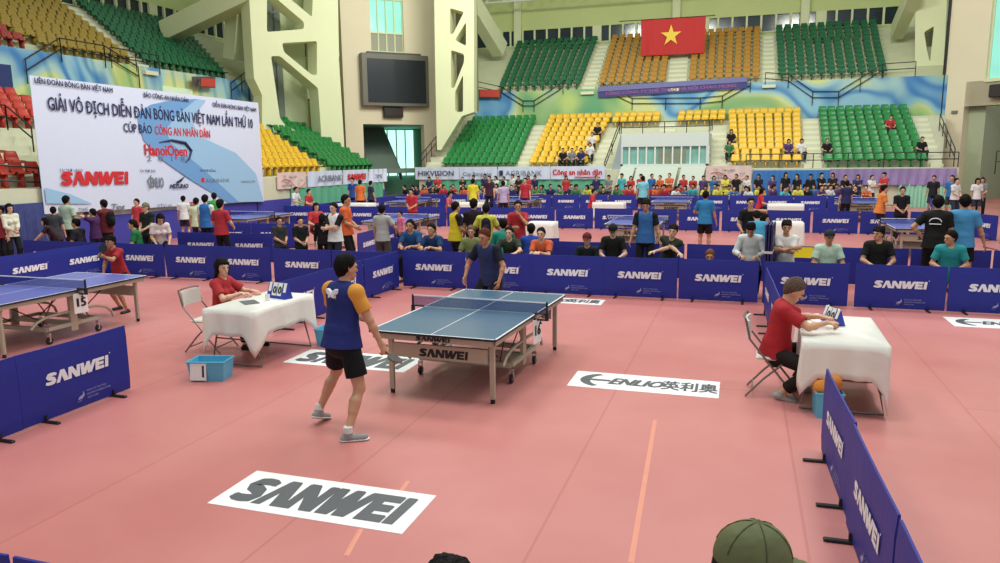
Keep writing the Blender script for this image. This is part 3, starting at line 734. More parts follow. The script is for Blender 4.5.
b2.box(a0, a2, kz, 22, -.6, 0, 0, Mk); b2.box(a2, a2+3.5, kz, kw, -.6, 0, 0, Mk); b2.box(a0, a1, 0, kz, -.6, 0, 0, Mk); b2.box(a2, a2+8, 13, 22, -.6, 0, 0, Mk); b2.box(a1, a1+9, kz, kw, -.6, 0, 0, Mk)
struct('wall_right_corner', b2, beige)
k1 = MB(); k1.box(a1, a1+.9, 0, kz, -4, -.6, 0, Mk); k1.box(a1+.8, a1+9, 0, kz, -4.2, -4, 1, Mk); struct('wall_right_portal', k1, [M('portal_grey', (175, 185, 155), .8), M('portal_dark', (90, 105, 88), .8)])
k1 = MB(); k1.box(a2, a2+6, kw, 13, -.35, -.3, 0, Mk); k1.box(a2, a2+6, kw-.1, kw+.08, -.4, .1, 1, Mk)
for i in range(5): k1.box(a2+i*1.3, a2+i*1.3+.08, kw, 13, -.33, -.2, 1, Mk)
struct('window_6', k1, [teal_glass, cream])
k1 = MB(); k1.tube([PY_(952.5, -30, 35.4), PY_(951, 30, 35.4), PY_(938.5, 150, 35.4)], .07, n=6)
a_, z_ = on_wall(955, 0, ko, kd); 
k1 = MB(); k1.box(a0-.06, a0+.06, 3.6, 20, .0, .14, 0, Mk); tag(k1.build('drain_pipe', steel_dark), 'black downpipe running down the edge of the right corner wall', 'pipe')
k1 = MB(); a_, z_ = on_wall(992, 98, ko, kd); b_a, z_b = on_wall(1006, 84, ko, kd); k1.box(a_, b_a+.6, z_, z_b, 0, .5, 0, Mk, ch=.05); tag(k1.build('loudspeaker', M('speaker_black', (45, 38, 36), .6)), 'dark box loudspeaker on the right corner wall below its window', 'loudspeaker')
k1 = MB(); a_, z_ = on_wall(951.5, 114, ko, kd); b_a, z_b = on_wall(958, 110.5, ko, kd); k1.box(a_, b_a, z_, z_b, 0, .08, 0, Mk, ch=.02); tag(k1.build('wall_lamp', M('grey_frame', (110, 120, 110), .6)), 'small grey lamp on the beige wall beside the black downpipe', 'wall lamp')
struct('wall_right_blue', MB().box(15.6, 26, YF-1.2, YF-1.0, 0, 1.7), M('blue_pad', (58, 90, 165), .7))
# ---- seats
SEAT_COL = dict(green=(34, 128, 62), yellow=(226, 180, 40), red=(190, 52, 34), shaded_yellow=(178, 128, 44), olive=(150, 124, 40), shaded_green=(24, 96, 60), shaded_red=(150, 46, 40))  # darker tones: upper-tier seats, shade under the roof put into their colours
SM = {k: M('seat_'+k, c, .35, vary=.08, scale=30) for k, c in SEAT_COL.items()}
def seat_proto():
    mb = MB(); w = .215
    prof = [(.19, .38, .0), (.20, .42, .0), (.12, .43, .02), (-.08, .40, .03), (-.15, .43, .025), (-.19, .58, .0), (-.215, .72, -.03), (-.205, .74, -.05), (-.175, .72, -.03), (-.15, .58, 0), (-.10, .44, .0), (.10, .385, 0)]
    xs = (-1, -.8, 0, .8, 1); vs = []
    for y, z, c in prof:
        for x in xs: 
            e = abs(x) > .9; vs.append((x*(w+c), y*(.93 if e else 1), z+(.025 if e and y > -.12 else 0)))
    n = len(xs); k = len(prof); fs = []
    for i in range(k):
        for j in range(n-1): fs.append((i*n+j, i*n+j+1, ((i+1) % k)*n+j+1, ((i+1) % k)*n+j))
    fs += [tuple(i*n for i in range(k))[::-1], tuple(i*n+n-1 for i in range(k))]
    mb.add(vs, fs); mb.box(-.03, .03, -.1, .12, 0, .40, 0); mb.box(-.12, .12, -.06, .02, 0, .03)
    return mb
SP = seat_proto(); SEATM = {k: SP.mesh('seat', SM[k], True) for k in SM}
SEATS = []        # (x, y, z, rz, colour, block, row, n, count)
def block(side, tier, col, name, b0, b1, t0=None, t1=None, rows=None, pitch=.49):
    """seats of one block: b0..b1 = extent at the front row, t0..t1 at the back row"""
    n = NL if tier == 'low' else NU; t0 = b0 if t0 is None else t0; t1 = b1 if t1 is None else t1
    for k in (rows or range(n)):
        u = k/(n-1); a = b0+(t0-b0)*u; b = b1+(t1-b1)*u; c = max(1, int(round((b-a)/pitch)))
        f = {('far', 'low'): low_row, ('far', 'up'): up_row, ('left', 'low'): lowL_row, ('left', 'up'): upL_row}[side, tier]
        y, z = f(k)
        for i in range(c):
            p = a+(i+.5)*(b-a)/c
            if side == 'far': SEATS.append((p, y, z, PI, col, name, k, i, c))
            else: SEATS.append((y, p, z, -PI/2, col, name, k, i, c))
def xf(px, py, tier, k):                 # X on the far stand for a photograph column
    y, z = (low_row if tier == 'low' else up_row)(k); return PY_(px, py, y).x
def yl(px, py, tier, k):
    x, z = (lowL_row if tier == 'low' else upL_row)(k); return PX(px, py, x).y
K = NL-1; KU = NU-1
block('far', 'low', 'green', 'lower green block left of yellow', xf(442, 165, 'low', 0), xf(517, 165, 'low', 0), xf(468.5, 119, 'low', K), xf(535.5, 119, 'low', K))
block('far', 'low', 'yellow', 'lower yellow block left of booth', xf(529, 165, 'low', 0), xf(588, 165, 'low', 0), xf(549, 117, 'low', K), xf(612, 117, 'low', K))
block('far', 'low', 'yellow', 'yellow rows above booth', xf(606, 120, 'low', K-2), xf(660, 120, 'low', K-2), xf(614, 117, 'low', K), xf(661, 113, 'low', K), rows=(K-1, K))
block('far', 'low', 'yellow', 'yellow rows above booth beside steps', xf(678, 112, 'low', K), xf(726, 112, 'low', K), rows=(K-1, K))
block('far', 'low', 'yellow', 'lower yellow block right of booth', xf(730, 165, 'low', 0), xf(802, 165, 'low', 0), xf(728, 109, 'low', K), xf(801, 109, 'low', K))
block('far', 'low', 'green', 'lower green block by right corner', xf(823, 165, 'low', 0), xf(927, 165, 'low', 0), xf(818.6, 107, 'low', K), xf(908, 107, 'low', K))
block('far', 'up', 'shaded_green', 'upper green block left of flag', xf(498, 90, 'up', 0), xf(581, 92, 'up', 0), xf(516, 46, 'up', KU), xf(598, 44, 'up', KU), pitch=.56)
block('far', 'up', 'shaded_yellow', 'upper ochre block under flag', xf(598, 88, 'up', 0), xf(666, 86, 'up', 0), xf(611, 44, 'up', KU), xf(672, 42, 'up', KU), pitch=.56)
block('far', 'up', 'shaded_yellow', 'upper ochre block right of flag', xf(688, 84, 'up', 0), xf(760, 84, 'up', 0), xf(692, 40, 'up', KU), xf(761, 36, 'up', KU), pitch=.56)
block('far', 'up', 'shaded_green', 'upper green block by right corner', xf(777, 82, 'up', 0), xf(888, 75, 'up', 0), xf(775, 32, 'up', KU), xf(877, 26, 'up', KU), pitch=.56)
yG = yl(300, 165, 'low', 0)
block('left', 'low', 'red', 'rows beside the huge banner', 4.6, 8.2, rows=range(0, 5))
block('left', 'low', 'red', 'red rows, side stand', 8.5, 13.4, rows=range(6, NL))
block('left', 'low', 'yellow', 'lower yellow block, side stand', 10, yl(320, 165, 'low', 0), 15, yl(243, 115, 'low', K))
block('left', 'low', 'green', 'lower green block, side stand', yl(330, 165, 'low', 0), yl(372, 165, 'low', 0), yl(252, 113, 'low', K), yl(292, 113, 'low', K))
block('left', 'up', 'shaded_red', 'upper red block, side stand', 9, 15.0, 9, 14.2, rows=range(0, 5))
block('left', 'up', 'olive', 'upper ochre block, side stand', 15.6, 20.4, 11, 23.6)
block('left', 'up', 'shaded_green', 'upper green block, side stand', 21.2, 27.2, 25.2, 33.5)
ROWN = ['front', 'second', 'third', 'fourth', 'fifth', 'sixth', 'seventh', 'eighth', 'ninth', 'top', 'eleventh', 'twelfth']
def proj(p):
    d = Vector(p)-CO; z = d.dot(CFW); return 500+CF*d.dot(CR)/z, 281.5-CF*d.dot(CU)/z, z
def inside(x, y, poly):
    c = False
    for i in range(len(poly)):
        (x1, y1), (x2, y2) = poly[i-1], poly[i]
        if (y1 > y) != (y2 > y) and x < (x2-x1)*(y-y1)/(y2-y1)+x1: c = not c
    return c
BANNER = [(29, 76), (258, 103), (265, 202), (45, 210)]
cand = []
for i, s in enumerate(SEATS):
    x, y, z = proj((s[0], s[1], s[2]+.5))
    cand.append((x, y, z, 4 < x < 996 and 4 < y < 560 and not inside(x, y, BANNER)))
order = sorted([i for i in range(len(SEATS)) if cand[i][3]], key=lambda i: cand[i][2])
near = set(order[:298])
CNAME = dict(green='green', yellow='yellow', red='red', shaded_yellow='shaded_yellow', olive='shaded_yellow', shaded_green='shaded green', shaded_red='shaded red')
for i in sorted(near):
    x, y, z, rz, c, nm, k, j, n = SEATS[i]
    o = inst(SEATM[c], 'stadium_seat', None, (x, y, z), rz)
    rn = ROWN[k] if k < 10 else ROWN[k]
    tag(o, '%s seat, %s row, seat %d from left, %s' % (CNAME[c], rn, j+1, nm), 'seat', 'seats of the '+nm)
rest = [i for i in range(len(SEATS)) if i not in near]
def seat_mass():
    base = np.array(SP.v); fs = SP.f; V_, F_, MI = [], [], []; keys = list(SM)
    for q, i in enumerate(rest):
        x, y, z, rz, c, *_ = SEATS[i]; cs, sn = math.cos(rz), math.sin(rz)
        p = np.stack([base[:, 0]*cs-base[:, 1]*sn+x, base[:, 0]*sn+base[:, 1]*cs+y, base[:, 2]+z], 1); V_.append(p)
        n = q*len(base); F_ += [tuple(a+n for a in f) for f in fs]; MI += [keys.index(c)]*len(fs)
    me = bpy.data.meshes.new('stadium_seats'); me.from_pydata(np.concatenate(V_).tolist(), [], F_)
    for k in keys: me.materials.append(SM[k])
    me.polygons.foreach_set('material_index', MI); me.polygons.foreach_set('use_smooth', [True]*len(F_)); me.update()
    o = bpy.data.objects.new('stadium_seats', me); COL.objects.link(o)
    tag(o, 'distant rows of green, ochre, yellow and red plastic seats on the stands', 'seats', kind='stuff')
seat_mass()
# ---- steps in the aisles
def aisle(name, side, tier, a0, a1, t0, t1, rows):
    mb = MB(); n = NL if tier == 'low' else NU
    f = {('far', 'low'): low_row, ('far', 'up'): up_row, ('left', 'low'): lowL_row, ('left', 'up'): upL_row}[side, tier]
    run, rise = (LD, LR) if tier == 'low' else (UD, UR)
    for k in rows:
        u = k/(n-1); a = a0+(t0-a0)*u; b = a1+(t1-a1)*u; y, z = f(k)
        if side == 'far': mb.box(a, b, y-run*.6-run*.5, y-run*.6, z-rise, z-rise*.5)
        else: mb.box(y+run*.6, y+run*.6+run*.5, a, b, z-rise, z-rise*.5)
    o = struct(name, mb, M('aisle_concrete', (222, 220, 196), .8, vary=.08, scale=2)); return o
ai = 20
for a0, a1, t0, t1, r in ((517, 529, 536, 548, range(0, NL)), (590, 604, 610, 620, range(0, NL-3)), (712, 728, 712, 727, range(0, NL-2)), (661, 677, 661, 677, range(NL-2, NL)), (803, 821, 802, 818, range(0, NL)), (930, 942, 910, 925, range(0, NL)), (424, 441, 455, 467, range(0, NL))):
    aisle('trim_%d' % ai, 'far', 'low', xf(a0, 165, 'low', 0), xf(a1, 165, 'low', 0), xf(t0, 112, 'low', K), xf(t1, 112, 'low', K), r); ai += 1
for a0, a1, t0, t1 in ((583, 596, 600, 610), (668, 687, 673, 690), (762, 775, 763, 773)):
    aisle('trim_%d' % ai, 'far', 'up', xf(a0, 88, 'up', 0), xf(a1, 88, 'up', 0), xf(t0, 40, 'up', KU), xf(t1, 40, 'up', KU), range(NU)); ai += 1
aisle('trim_%d' % ai, 'left', 'low', 20.05, 20.7, 20.4, 21.4, range(NL)); ai += 1
aisle('trim_%d' % ai, 'left', 'up', 20.4, 21.2, 23.7, 25.1, range(NU)); ai += 1
# ---- railings: each run one thing with its posts as parts
def railing(label, pts, h=.9, step=1.6, group='railings of the stands', bars=2):
    t = thing('railing', label, 'railing', (0, 0, 0), 0, group)
    mb = MB(); P_ = [Vector(p) for p in pts]
    for i in range(bars):
        zz = h*(1-i/bars*.9); mb.tube([p+Vector((0, 0, zz)) for p in P_], .028, n=6)
    mb.build('rail', steel_dark, t)
    for a, b in zip(P_[:-1], P_[1:]):
        n = max(1, int((b-a).length/step))
        for i in range(n+1):
            p = a+(b-a)*i/n; MB().tube([p, p+Vector((0, 0, h))], .025, n=6).build('post', steel_dark, t)
    return t
railing('black railing along the front of the green block by the right corner', [(PY_(746, 164, YF-.1).x, YF-.1, LZ+.0), (PY_(958, 164, YF-.1).x, YF-.1, LZ)], .72)
railing('black railing beside the portal in the right corner wall', [(14.6, YF-.3, 1.6), (18.5, YF-1.5, 1.6)], 1.1, .35)
railing('dark handrail climbing the steps at the right end of the far stand', [(*[PY_(955, 150, low_row(0)[0]).x, low_row(0)[0]], LZ+.0), (PY_(939, 130, low_row(6)[0]).x, low_row(6)[0], low_row(6)[1])], .9, 1)
railing('dark handrail climbing the steps left of the far green block', [(xf(421, 160, 'low', 0), low_row(0)[0], LZ), (xf(441, 140, 'low', 5), low_row(5)[0], low_row(5)[1])], .9, 1)
yM = YF+7.9
def on_y(px, py, Y): p = PY_(px, py, Y); return (p.x, Y, p.z)
def on_x(px, py, X): p = PX(px, py, X); return (X, p.y, p.z)
railing('railing before the mural, dropping to a landing left of the yellow seats', [on_y(478, 93, yM), on_y(501, 98, yM), on_y(523, 112, yM), on_y(534, 112, yM), on_y(563, 94, yM)], .75, 1.4)
railing('railing before the mural under the long purple banner', [on_y(603, 96, yM), on_y(632, 110, yM), on_y(700, 110, yM), on_y(722, 108, yM), on_y(750, 92, yM)], .75, 1.6)
railing('railing before the mural under the right shaded green block', [on_y(765, 86, yM), on_y(788, 88, yM), on_y(812, 105, yM), on_y(838, 105, yM), on_y(882, 78, yM), on_y(915, 76, yM)], .8, 1.3)
railing('railing over the mural above the big white banner', [on_x(28, 84, XL-7.9), on_x(62, 62, XL-7.9), on_x(106, 68, XL-7.9), on_x(140, 88, XL-7.9)], .95, 1.2)
railing('railing under the upper green seats of the side stand', [on_x(112, 68, XL-8.0), on_x(160, 75, XL-8.0)], .9, 1.2)
railing('railing at the left lattice frame over the mural', [on_x(232, 100, XL-7.9), on_x(252, 84, XL-7.9), on_x(268, 87, XL-7.9)], .9, 1.0)
railing('railing between the red rows at the left edge', [on_x(-30, 128, XL-4.3), on_x(8, 130, XL-4.3), on_x(34, 152, XL-3)], .8, 1.0)
railing('railing on the wall under the front red rows', [on_x(-25, 198, XL+.05), on_x(42, 200, XL+.05)], .9, 1.2)
# dark panel on the left mural and the low wall of the first rows
o_ = MB().box(XL-7.99, XL-7.9, 8.4, 13.6, 5.1, 6.35, 0).build('dark_doorway', M('navy_panel', (34, 52, 110), .6)); tag(o_, 'dark blue doorway panel in the mural wall at the left edge', 'doorway')
# ---- booth in the middle of the far stand
Yb = YF+.15
def bz(px, py, Y=Yb): p = PY_(px, py, Y); return p.x, p.z
bx0, zt_ = bz(621, 134); bx1, _ = bz(709, 133); _, zw1 = bz(660, 146.5); _, zw0 = bz(660, 164); _, zb0 = bz(660, 166)
booth = thing('commentary_booth', 'pale grey commentary booth with a strip of windows in far stand', 'booth', ((bx0+bx1)/2, Yb, 0))
def lb(mb): 
    mb.v = [(x-(bx0+bx1)/2, y-Yb, z) for x, y, z in mb.v]; return mb
pale = M('booth_paint', (205, 214, 210), .7, vary=.04)
mb = MB().box(bx0, bx1, Yb, Yb+4, zw1, zt_); mb.box(bx0, bx1, Yb+.5, Yb+4, 0, zb0); mb.box(bx0, bx0+.12, Yb, Yb+4, zb0, zw1); mb.box(bx1-.12, bx1, Yb, Yb+4, zb0, zw1); mb.box(bx0, bx1, Yb, Yb+.6, zb0-.1, zw0); lb(mb).build('shell', pale, booth)
lb(MB().box(bx0+.1, bx1-.1, Yb+.15, Yb+.2, zw0, zw1)).build('glass', M('booth_glass', (128, 178, 168), .1, vary=.4, scale=1.2, emit=.03), booth)
n_ = 10
for i in range(n_+1):
    x = bx0+(bx1-bx0)*i/n_; lb(MB().box(x-.04, x+.04, Yb+.02, Yb+.16, zw0, zw1)).build('mullion', white_paint, booth)
xa, _ = bz(658, 150); xb_, _ = bz(686, 150)
lb(MB().box(xa, xb_, Yb+.1, Yb+.14, zw0, zw1-.15)).build('curtain', M('curtain_grey', (130, 138, 118), .8, vary=.2, scale=6), booth)
for p0, p1, c in ((622, 636, 0), (638, 679, 0), (682, 706, 0)):
    q0, _ = bz(p0, 170); q1, _ = bz(p1, 170); k_ = -.3 if p0 != 682 else .1
    mb = MB(); mb.add([(q0-.3, YF-1.0, .5), (q1-.3, YF-1.0, .5), (q1, YF-.32, zb0-.05), (q0, YF-.32, zb0-.05), (q0-.3, YF-.9, .5), (q1-.3, YF-.9, .5), (q1, YF-.27, zb0-.05), (q0, YF-.27, zb0-.05)],
        [(0, 1, 2, 3), (7, 6, 5, 4), (0, 4, 5, 1), (2, 6, 7, 3), (1, 5, 6, 2), (0, 3, 7, 4)]); lb(mb).build('slanted_panel', M('booth_panel', (198, 208, 196), .7), booth)
mb = MB(); rx0, _ = bz(606, 170); mb.add([(rx0, Yb-.1, .0), (bx0, Yb-.1, .0), (bx0, Yb-.1, zt_), (rx0+.35, Yb-.1, LZ), (rx0, Yb+4, .0), (bx0, Yb+4, .0), (bx0, Yb+4, zt_), (rx0+.35, Yb+4, LZ)], [(0, 1, 2, 3), (7, 6, 5, 4), (1, 5, 6, 2), (0, 3, 7, 4), (3, 2, 6, 7)]); lb(mb).build('ramp_wall', M('booth_ramp_grey', (150, 160, 165), .7), booth)  # ramp wall in a darker grey than the booth shell
railing('black railing around the roof of the grey booth', [(bx0, Yb+.1, zt_), (bx1, Yb+.1, zt_), (bx1+.05, Yb+3, zt_+.2)], .62, 1.0)
railing('black handrail down the left side of the booth', [(rx0-.1, Yb, 1.6), (bx0-.1, Yb+.2, zt_)], .7, .9)
# ---- flag and banners
YFl = up_row(5)[0]
f0 = PY_(641, 20, YFl); f1 = PY_(706, 16, YFl); f2 = PY_(704, 53, YFl); f3 = PY_(641, 56, YFl)
red = M('flag_red', (200, 44, 44), .7, bump=.3, bscale=2); gold = M('flag_gold', (250, 215, 70), .6)
def cloth_sheet(c, nx, ny, amp, th=.02, fq=3.0, mi=0):
    """sheet between corners tl, tr, br, bl, gently waving, with thickness"""
    tl, tr_, br, bl = [Vector(p) for p in c]; nn = (tr_-tl).cross(bl-tl).normalized(); vs = []
    for s in (0, 1):
        for j in range(ny+1):
            for i in range(nx+1):
                u, v = i/nx, j/ny; p = (tl*(1-u)+tr_*u)*(1-v)+(bl*(1-u)+br*u)*v
                vs.append(p+nn*(amp*math.sin(u*fq*2*PI+v*1.3)*(.3+.7*v)+s*th))
    w = nx+1; N = w*(ny+1); fs = []
    for j in range(ny):
        for i in range(nx):
            a = j*w+i; fs += [(a, a+1, a+w+1, a+w), (N+a+w, N+a+w+1, N+a+1, N+a)]
    for i in range(nx): fs += [(i+1, i, N+i, N+i+1), (ny*w+i, ny*w+i+1, N+ny*w+i+1, N+ny*w+i)]
    for j in range(ny): fs += [(j*w, (j+1)*w, N+(j+1)*w, N+j*w), ((j+1)*w+nx, j*w+nx, N+j*w+nx, N+(j+1)*w+nx)]
    return MB().add(vs, fs, mi)
mb = cloth_sheet([f0, f1, f2, f3], 14, 8, .05)
ct = (f0+f1+f2+f3)/4+Vector((-.1, 0, .05)); R_ = (f0-f3).length*.30
star = [(R_*(1 if i % 2 == 0 else .382)*math.sin(i*PI/5), R_*(1 if i % 2 == 0 else .382)*math.cos(i*PI/5)) for i in range(10)]
mb.prism([(a*1.0, b) for a, b in star], .07, .10, 1, frame(ct+Vector((0, 0, 0)), (1, 0, 0), (0, 0, 1)))
tag(mb.build('national_flag', [red, gold]), 'large red flag with a yellow star hanging over the upper far stand', 'flag')
mb = MB().tube([f0+Vector((-1.5, .0, .0)), f1+Vector((.6, .0, .0))], .03, n=6); tag(mb.build('flag_pole', steel_dark), 'thin dark bar that carries the red flag', 'bar')
def banner(name, label, tl, tr_, br, bl, paint, mats, group=None, wave=.03, fq=4):
    """hanging printed sheet: paint(mb, matrix, w, h) adds the print in a frame with the origin bottom left"""
    tl, tr_, br, bl = map(Vector, (tl, tr_, br, bl)); mb = cloth_sheet([tl, tr_, br, bl], 24, 4, wave, .015, fq)
    xd = (br-bl); w = xd.length; h = (tl-bl).length; z = xd.normalized().cross((tl-bl).normalized())
    sub = MB(); paint(sub, frame(bl+z*(wave+.02), xd, tl-bl), w, h)
    mb.add(sub.v, sub.f); mb.mi[-len(sub.f):] = sub.mi
    o = mb.build(name, mats); return tag(o, label, 'banner', group)
wht = M('banner_white', (208, 216, 238), .6, vary=.02); ink = M('ink_navy', (36, 40, 84), .6, vary=0); inkr = M('ink_red', (204, 36, 44), .6, vary=0); inkg = M('ink_grey', (110, 115, 125), .6, vary=0)
inkb = M('ink_black', (34, 34, 38), .6, vary=0); pinkp = M('banner_pink', (222, 196, 190), .6, vary=.2, scale=3); lblue = M('banner_blue', (150, 190, 222), .6, vary=.02); mblue = M('banner_midblue', (108, 156, 206), .6, vary=.02); purple = M('banner_purple', (66, 60, 132), .6, vary=.1, scale=2); lav = M('banner_lavender', (112, 112, 168), .6, vary=.05)
# the big tournament banner on the side stand
bh, bw = 3.78, 10.15
TL = Vector((XL+.35, 7.30, 1.22+bh)); TR_ = Vector((XL+.35, 7.30+bw, 1.22+bh-.08)); BR = Vector((XL+.35, 7.30+bw, 1.0)); BL = Vector((XL+.35, 7.30, 1.22))
def big(mb, m4, w, h):
    def P(x, y):                                  # photograph point -> banner plane
        p = PX(x, y, XL+.35); return p.y-7.30, p.z-1.15
    def poly(pts, mi, dz=0):
        mb.add([(*P(x, y), dz) for x, y in pts], [tuple(range(len(pts)-1, -1, -1))], mi, m4)
    poly([(137, 112), (150, 104), (172, 97), (195, 96), (182, 108), (165, 117), (158, 128), (163, 142), (185, 158), (215, 178), (238, 200.5), (262, 199), (258, 165), (240, 150), (215, 140), (190, 120), (185, 106), (160, 100)][0:2]+[(172, 98.5), (196, 97), (178, 112), (165, 128), (170, 142), (200, 165), (238, 199), (228, 200.5), (190, 178), (160, 158), (143, 140), (138, 125)], 1, .002)
    poly([(196, 97), (205, 98), (190, 118), (200, 135), (235, 150), (255, 170), (263, 198), (238, 199), (200, 165), (170, 142), (165, 128), (178, 112)], 3, .003)
    poly([(44, 190), (70, 196), (92, 205), (46, 206)], 3, .003)
    def T(s, x, y, x2, h_, mi, **k):
        a, b = P(x, y); c, _ = P(x2, y); put_text(mb, s, a, b, h_, mi, m4 @ Matrix.Translation((0, 0, .01)), width=c-a, **k)
    T('LIÊN ĐOÀN BÓNG BÀN VIỆT NAM', 34, 85.5, 111, .15, 2, bold=.08)
    T('BÁO CÔNG AN NHÂN DÂN', 143, 96.5, 187, .15, 2, bold=.08); T('DIỄN ĐÀN BÓNG BÀN VIỆT NAM', 212, 104, 255, .15, 2, bold=.08)
    T('GIẢI VÔ ĐỊCH DIỄN ĐÀN BÓNG BÀN VIỆT NAM LẦN THỨ 10', 47.5, 112, 251, .37, 2, bold=.05)
    T('CÚP BÁO', 123, 132, 151, .28, 2, bold=.05); T('CÔNG AN NHÂN DÂN', 154, 133.5, 209, .28, 4, bold=.05)
    T('HanoiOpen', 144, 154.5, 186, .36, 4, bold=.08); T('2  0  1  8', 146, 160.5, 184, .17, 5)
    T('TÀI TRỢ VÀNG', 59, 174, 82, .09, 2); T('TÀI TRỢ BẠC', 139, 172, 155, .09, 2); T('TÀI TRỢ ĐỒNG', 199, 170, 215, .09, 2)
    a, b = P(60.5, 188.5); c, _ = P(129, 188.5); put_logo(mb, a, b+.03, c-a, .40, 4, m4 @ Matrix.Translation((0, 0, .012)))
    T('ENLIO', 150, 187, 163, .34, 5, bold=.05); a, b = P(146, 174.5); 
    mb.tube([m4 @ Vector((P(150, 175)[0], P(150, 175)[1], .02)), m4 @ Vector((P(146.5, 180)[0], P(146.5, 180)[1], .02)), m4 @ Vector((P(149, 188)[0], P(149, 188)[1], .02))], .02, 5, 5)
    T('MIZUNO', 169, 187.5, 187, .15, 2, shear=.3, bold=.15)
    poly([(168, 177), (175, 181), (185, 174), (180, 180.5), (174, 183.5), (176, 181.8)], 2, .01)
    T('AGRIBANK', 205, 180.5, 229, .14, 5); poly([(200.5, 175.5), (203.5, 176), (203.5, 180.5), (200.5, 180)], 4, .01); T('NANOCOM', 240, 180, 254, .10, 5)
    T('Zing', 111, 211.5, 124, .22, 5, bold=.06); T('VTVcab', 156, 207.5, 171, .14, 5, shear=.2); T('ANTV', 182, 206, 194, .17, 4, shear=.25, bold=.15); T('TIME', 78, 214, 88, .14, 5)
    pts = [P(*q) for q in ((158, 141.5), (170, 139), (184, 141.5), (190, 149), (188, 157), (184, 161))]
    mb.tube([m4 @ Vector((a, b, .02)) for a, b in pts], [.01, .04, .06, .06, .04, .01], 2, 5)
banner('tournament_banner', 'huge white and blue tournament banner along the side stand', TL, TR_, BR, BL, big, [wht, mblue, ink, lblue, inkr, inkg], wave=.008, fq=2)
fr = MB()
for y in (7.7, 10.7, 14.1, 17.1): fr.tube([(XL+.25, y, 0), (XL+.25, y, 4.9)], .03, n=6)
for z in (1.3, 3.1, 4.8): fr.tube([(XL+.25, 7.6, z), (XL+.25, 17.2, z)], .025, n=6)
tag(fr.build('banner_frame', steel_dark), 'thin steel frame standing behind the huge white tournament banner', 'frame')
def xb(py_x0, py_x1, y_top, y_bot, X=XL+.3):
    a = PX(py_x0, y_top, X); b = PX(py_x1, y_top, X); c = 1.42; return (X, a.y, 2.12), (X, b.y, 2.12), (X, b.y, c), (X, a.y, c)
def side_text(s, mi, h, logo=False, x=.12, w=.75, y=.3):
    def f(mb, m4, W_, H_):
        if logo: put_logo(mb, W_*x, H_*y, W_*w, H_*h, mi, m4)
        elif s: put_text(mb, s, W_*x, H_*y, H_*h, mi, m4, width=W_*w, bold=.04)
    return f
def pinkprint(mb, m4, w, h):
    random.seed(3)
    for i in range(10):
        x = random.uniform(.05, .8)*w; y = random.uniform(.15, .75)*h; put_text(mb, random.choice(['Cúp', 'Bóng bàn', '2018']), x, y, .08*h+.03, 2, m4, shear=.2)
    mb.tube([m4 @ Vector((w*t, h*(.3+.3*math.sin(t*7)), .01)) for t in [i/10 for i in range(1, 10)]], .015, 1, 4)
bmats = [wht, inkr, inkg, ink]; g_ = 'sponsor banners hung on the stand fronts'
banner('sponsor_banner', 'pink patterned banner on the side stand, next to the huge banner', *xb(277, 306, 172, 188), pinkprint, [pinkp, inkr, inkg, ink], g_)
banner('sponsor_banner', 'white bank banner with grey capitals on the side stand', *xb(307.5, 342, 170, 185), side_text('ACRIBANK', 2, .42, x=.25, w=.7), bmats, g_)
banner('sponsor_banner', 'white banner with the red word mark on the side stand', *xb(343, 368, 169, 183), side_text('', 1, .42, True), bmats, g_)
banner('sponsor_banner', 'crumpled white banner at the far end of the side stand', *xb(369, 387, 168, 182), side_text('TIME', 3, .3, x=.2, w=.4), bmats, g_, wave=.1)
def yb(a, b, z1=2.13, z0=1.40, Y=YF-.4):
    p = PY_(a, 168, Y); q = PY_(b, 168, Y); return (p.x, Y, z1), (q.x, Y, z1), (q.x, Y, z0), (p.x, Y, z0)
banner('sponsor_banner', 'white banner with one dark capital word under the far green seats', *yb(415, 459), side_text('HIKVISION', 3, .42, x=.08, w=.8), bmats, g_)
banner('sponsor_banner', 'faintly printed pale banner between the two lettered ones', *yb(459.5, 497), side_text('Cúp Bóng bàn', 2, .3, x=.1, w=.75), bmats, g_)
banner('sponsor_banner', 'white bank banner with a dark square under the far aisle', *yb(498, 550), lambda mb, m4, w, h: (put_text(mb, 'AGRIBANK', w*.15, h*.3, h*.4, 2, m4, width=w*.7), mb.box(w*.03, w*.1, h*.3, h*.7, 0, .01, 3, m4)), bmats, g_)
banner('sponsor_banner', 'white banner with red newspaper name under the yellow seats', *yb(550.5, 605), lambda mb, m4, w, h: (put_text(mb, 'Công an nhân dân', w*.04, h*.35, h*.42, 1, m4, width=w*.9, bold=.1), mb.box(w*.45, w*.92, h*.12, h*.2, 0, .01, 1, m4)), bmats, g_)
banner('sponsor_banner', 'pink patterned banner right of the booth', *yb(706, 752, 2.1, 1.3), pinkprint, [pinkp, inkr, inkg, ink], g_)
p1_, p2_, p3_, p4_ = on_y(598, 87, YF+7.8), on_y(747, 78, YF+7.8), on_y(747, 88, YF+7.8), on_y(598, 97.5, YF+7.8)
def longp(mb, m4, w, h):
    mb.box(0, w, h*.55, h, 0, .01, 1, m4); put_text(mb, 'TỔNG CÔNG TY THỂ THAO HÀ NỘI CHÀO MỪNG', w*.05, h*.15, h*.3, 2, m4, width=w*.88, bold=.1)
banner('long_banner', 'long purple banner on the railing under the upper ochre seats', p1_, p2_, p3_, p4_, longp, [purple, lav, M('ink_violet', (150, 90, 150), .6, vary=0)], wave=.02)
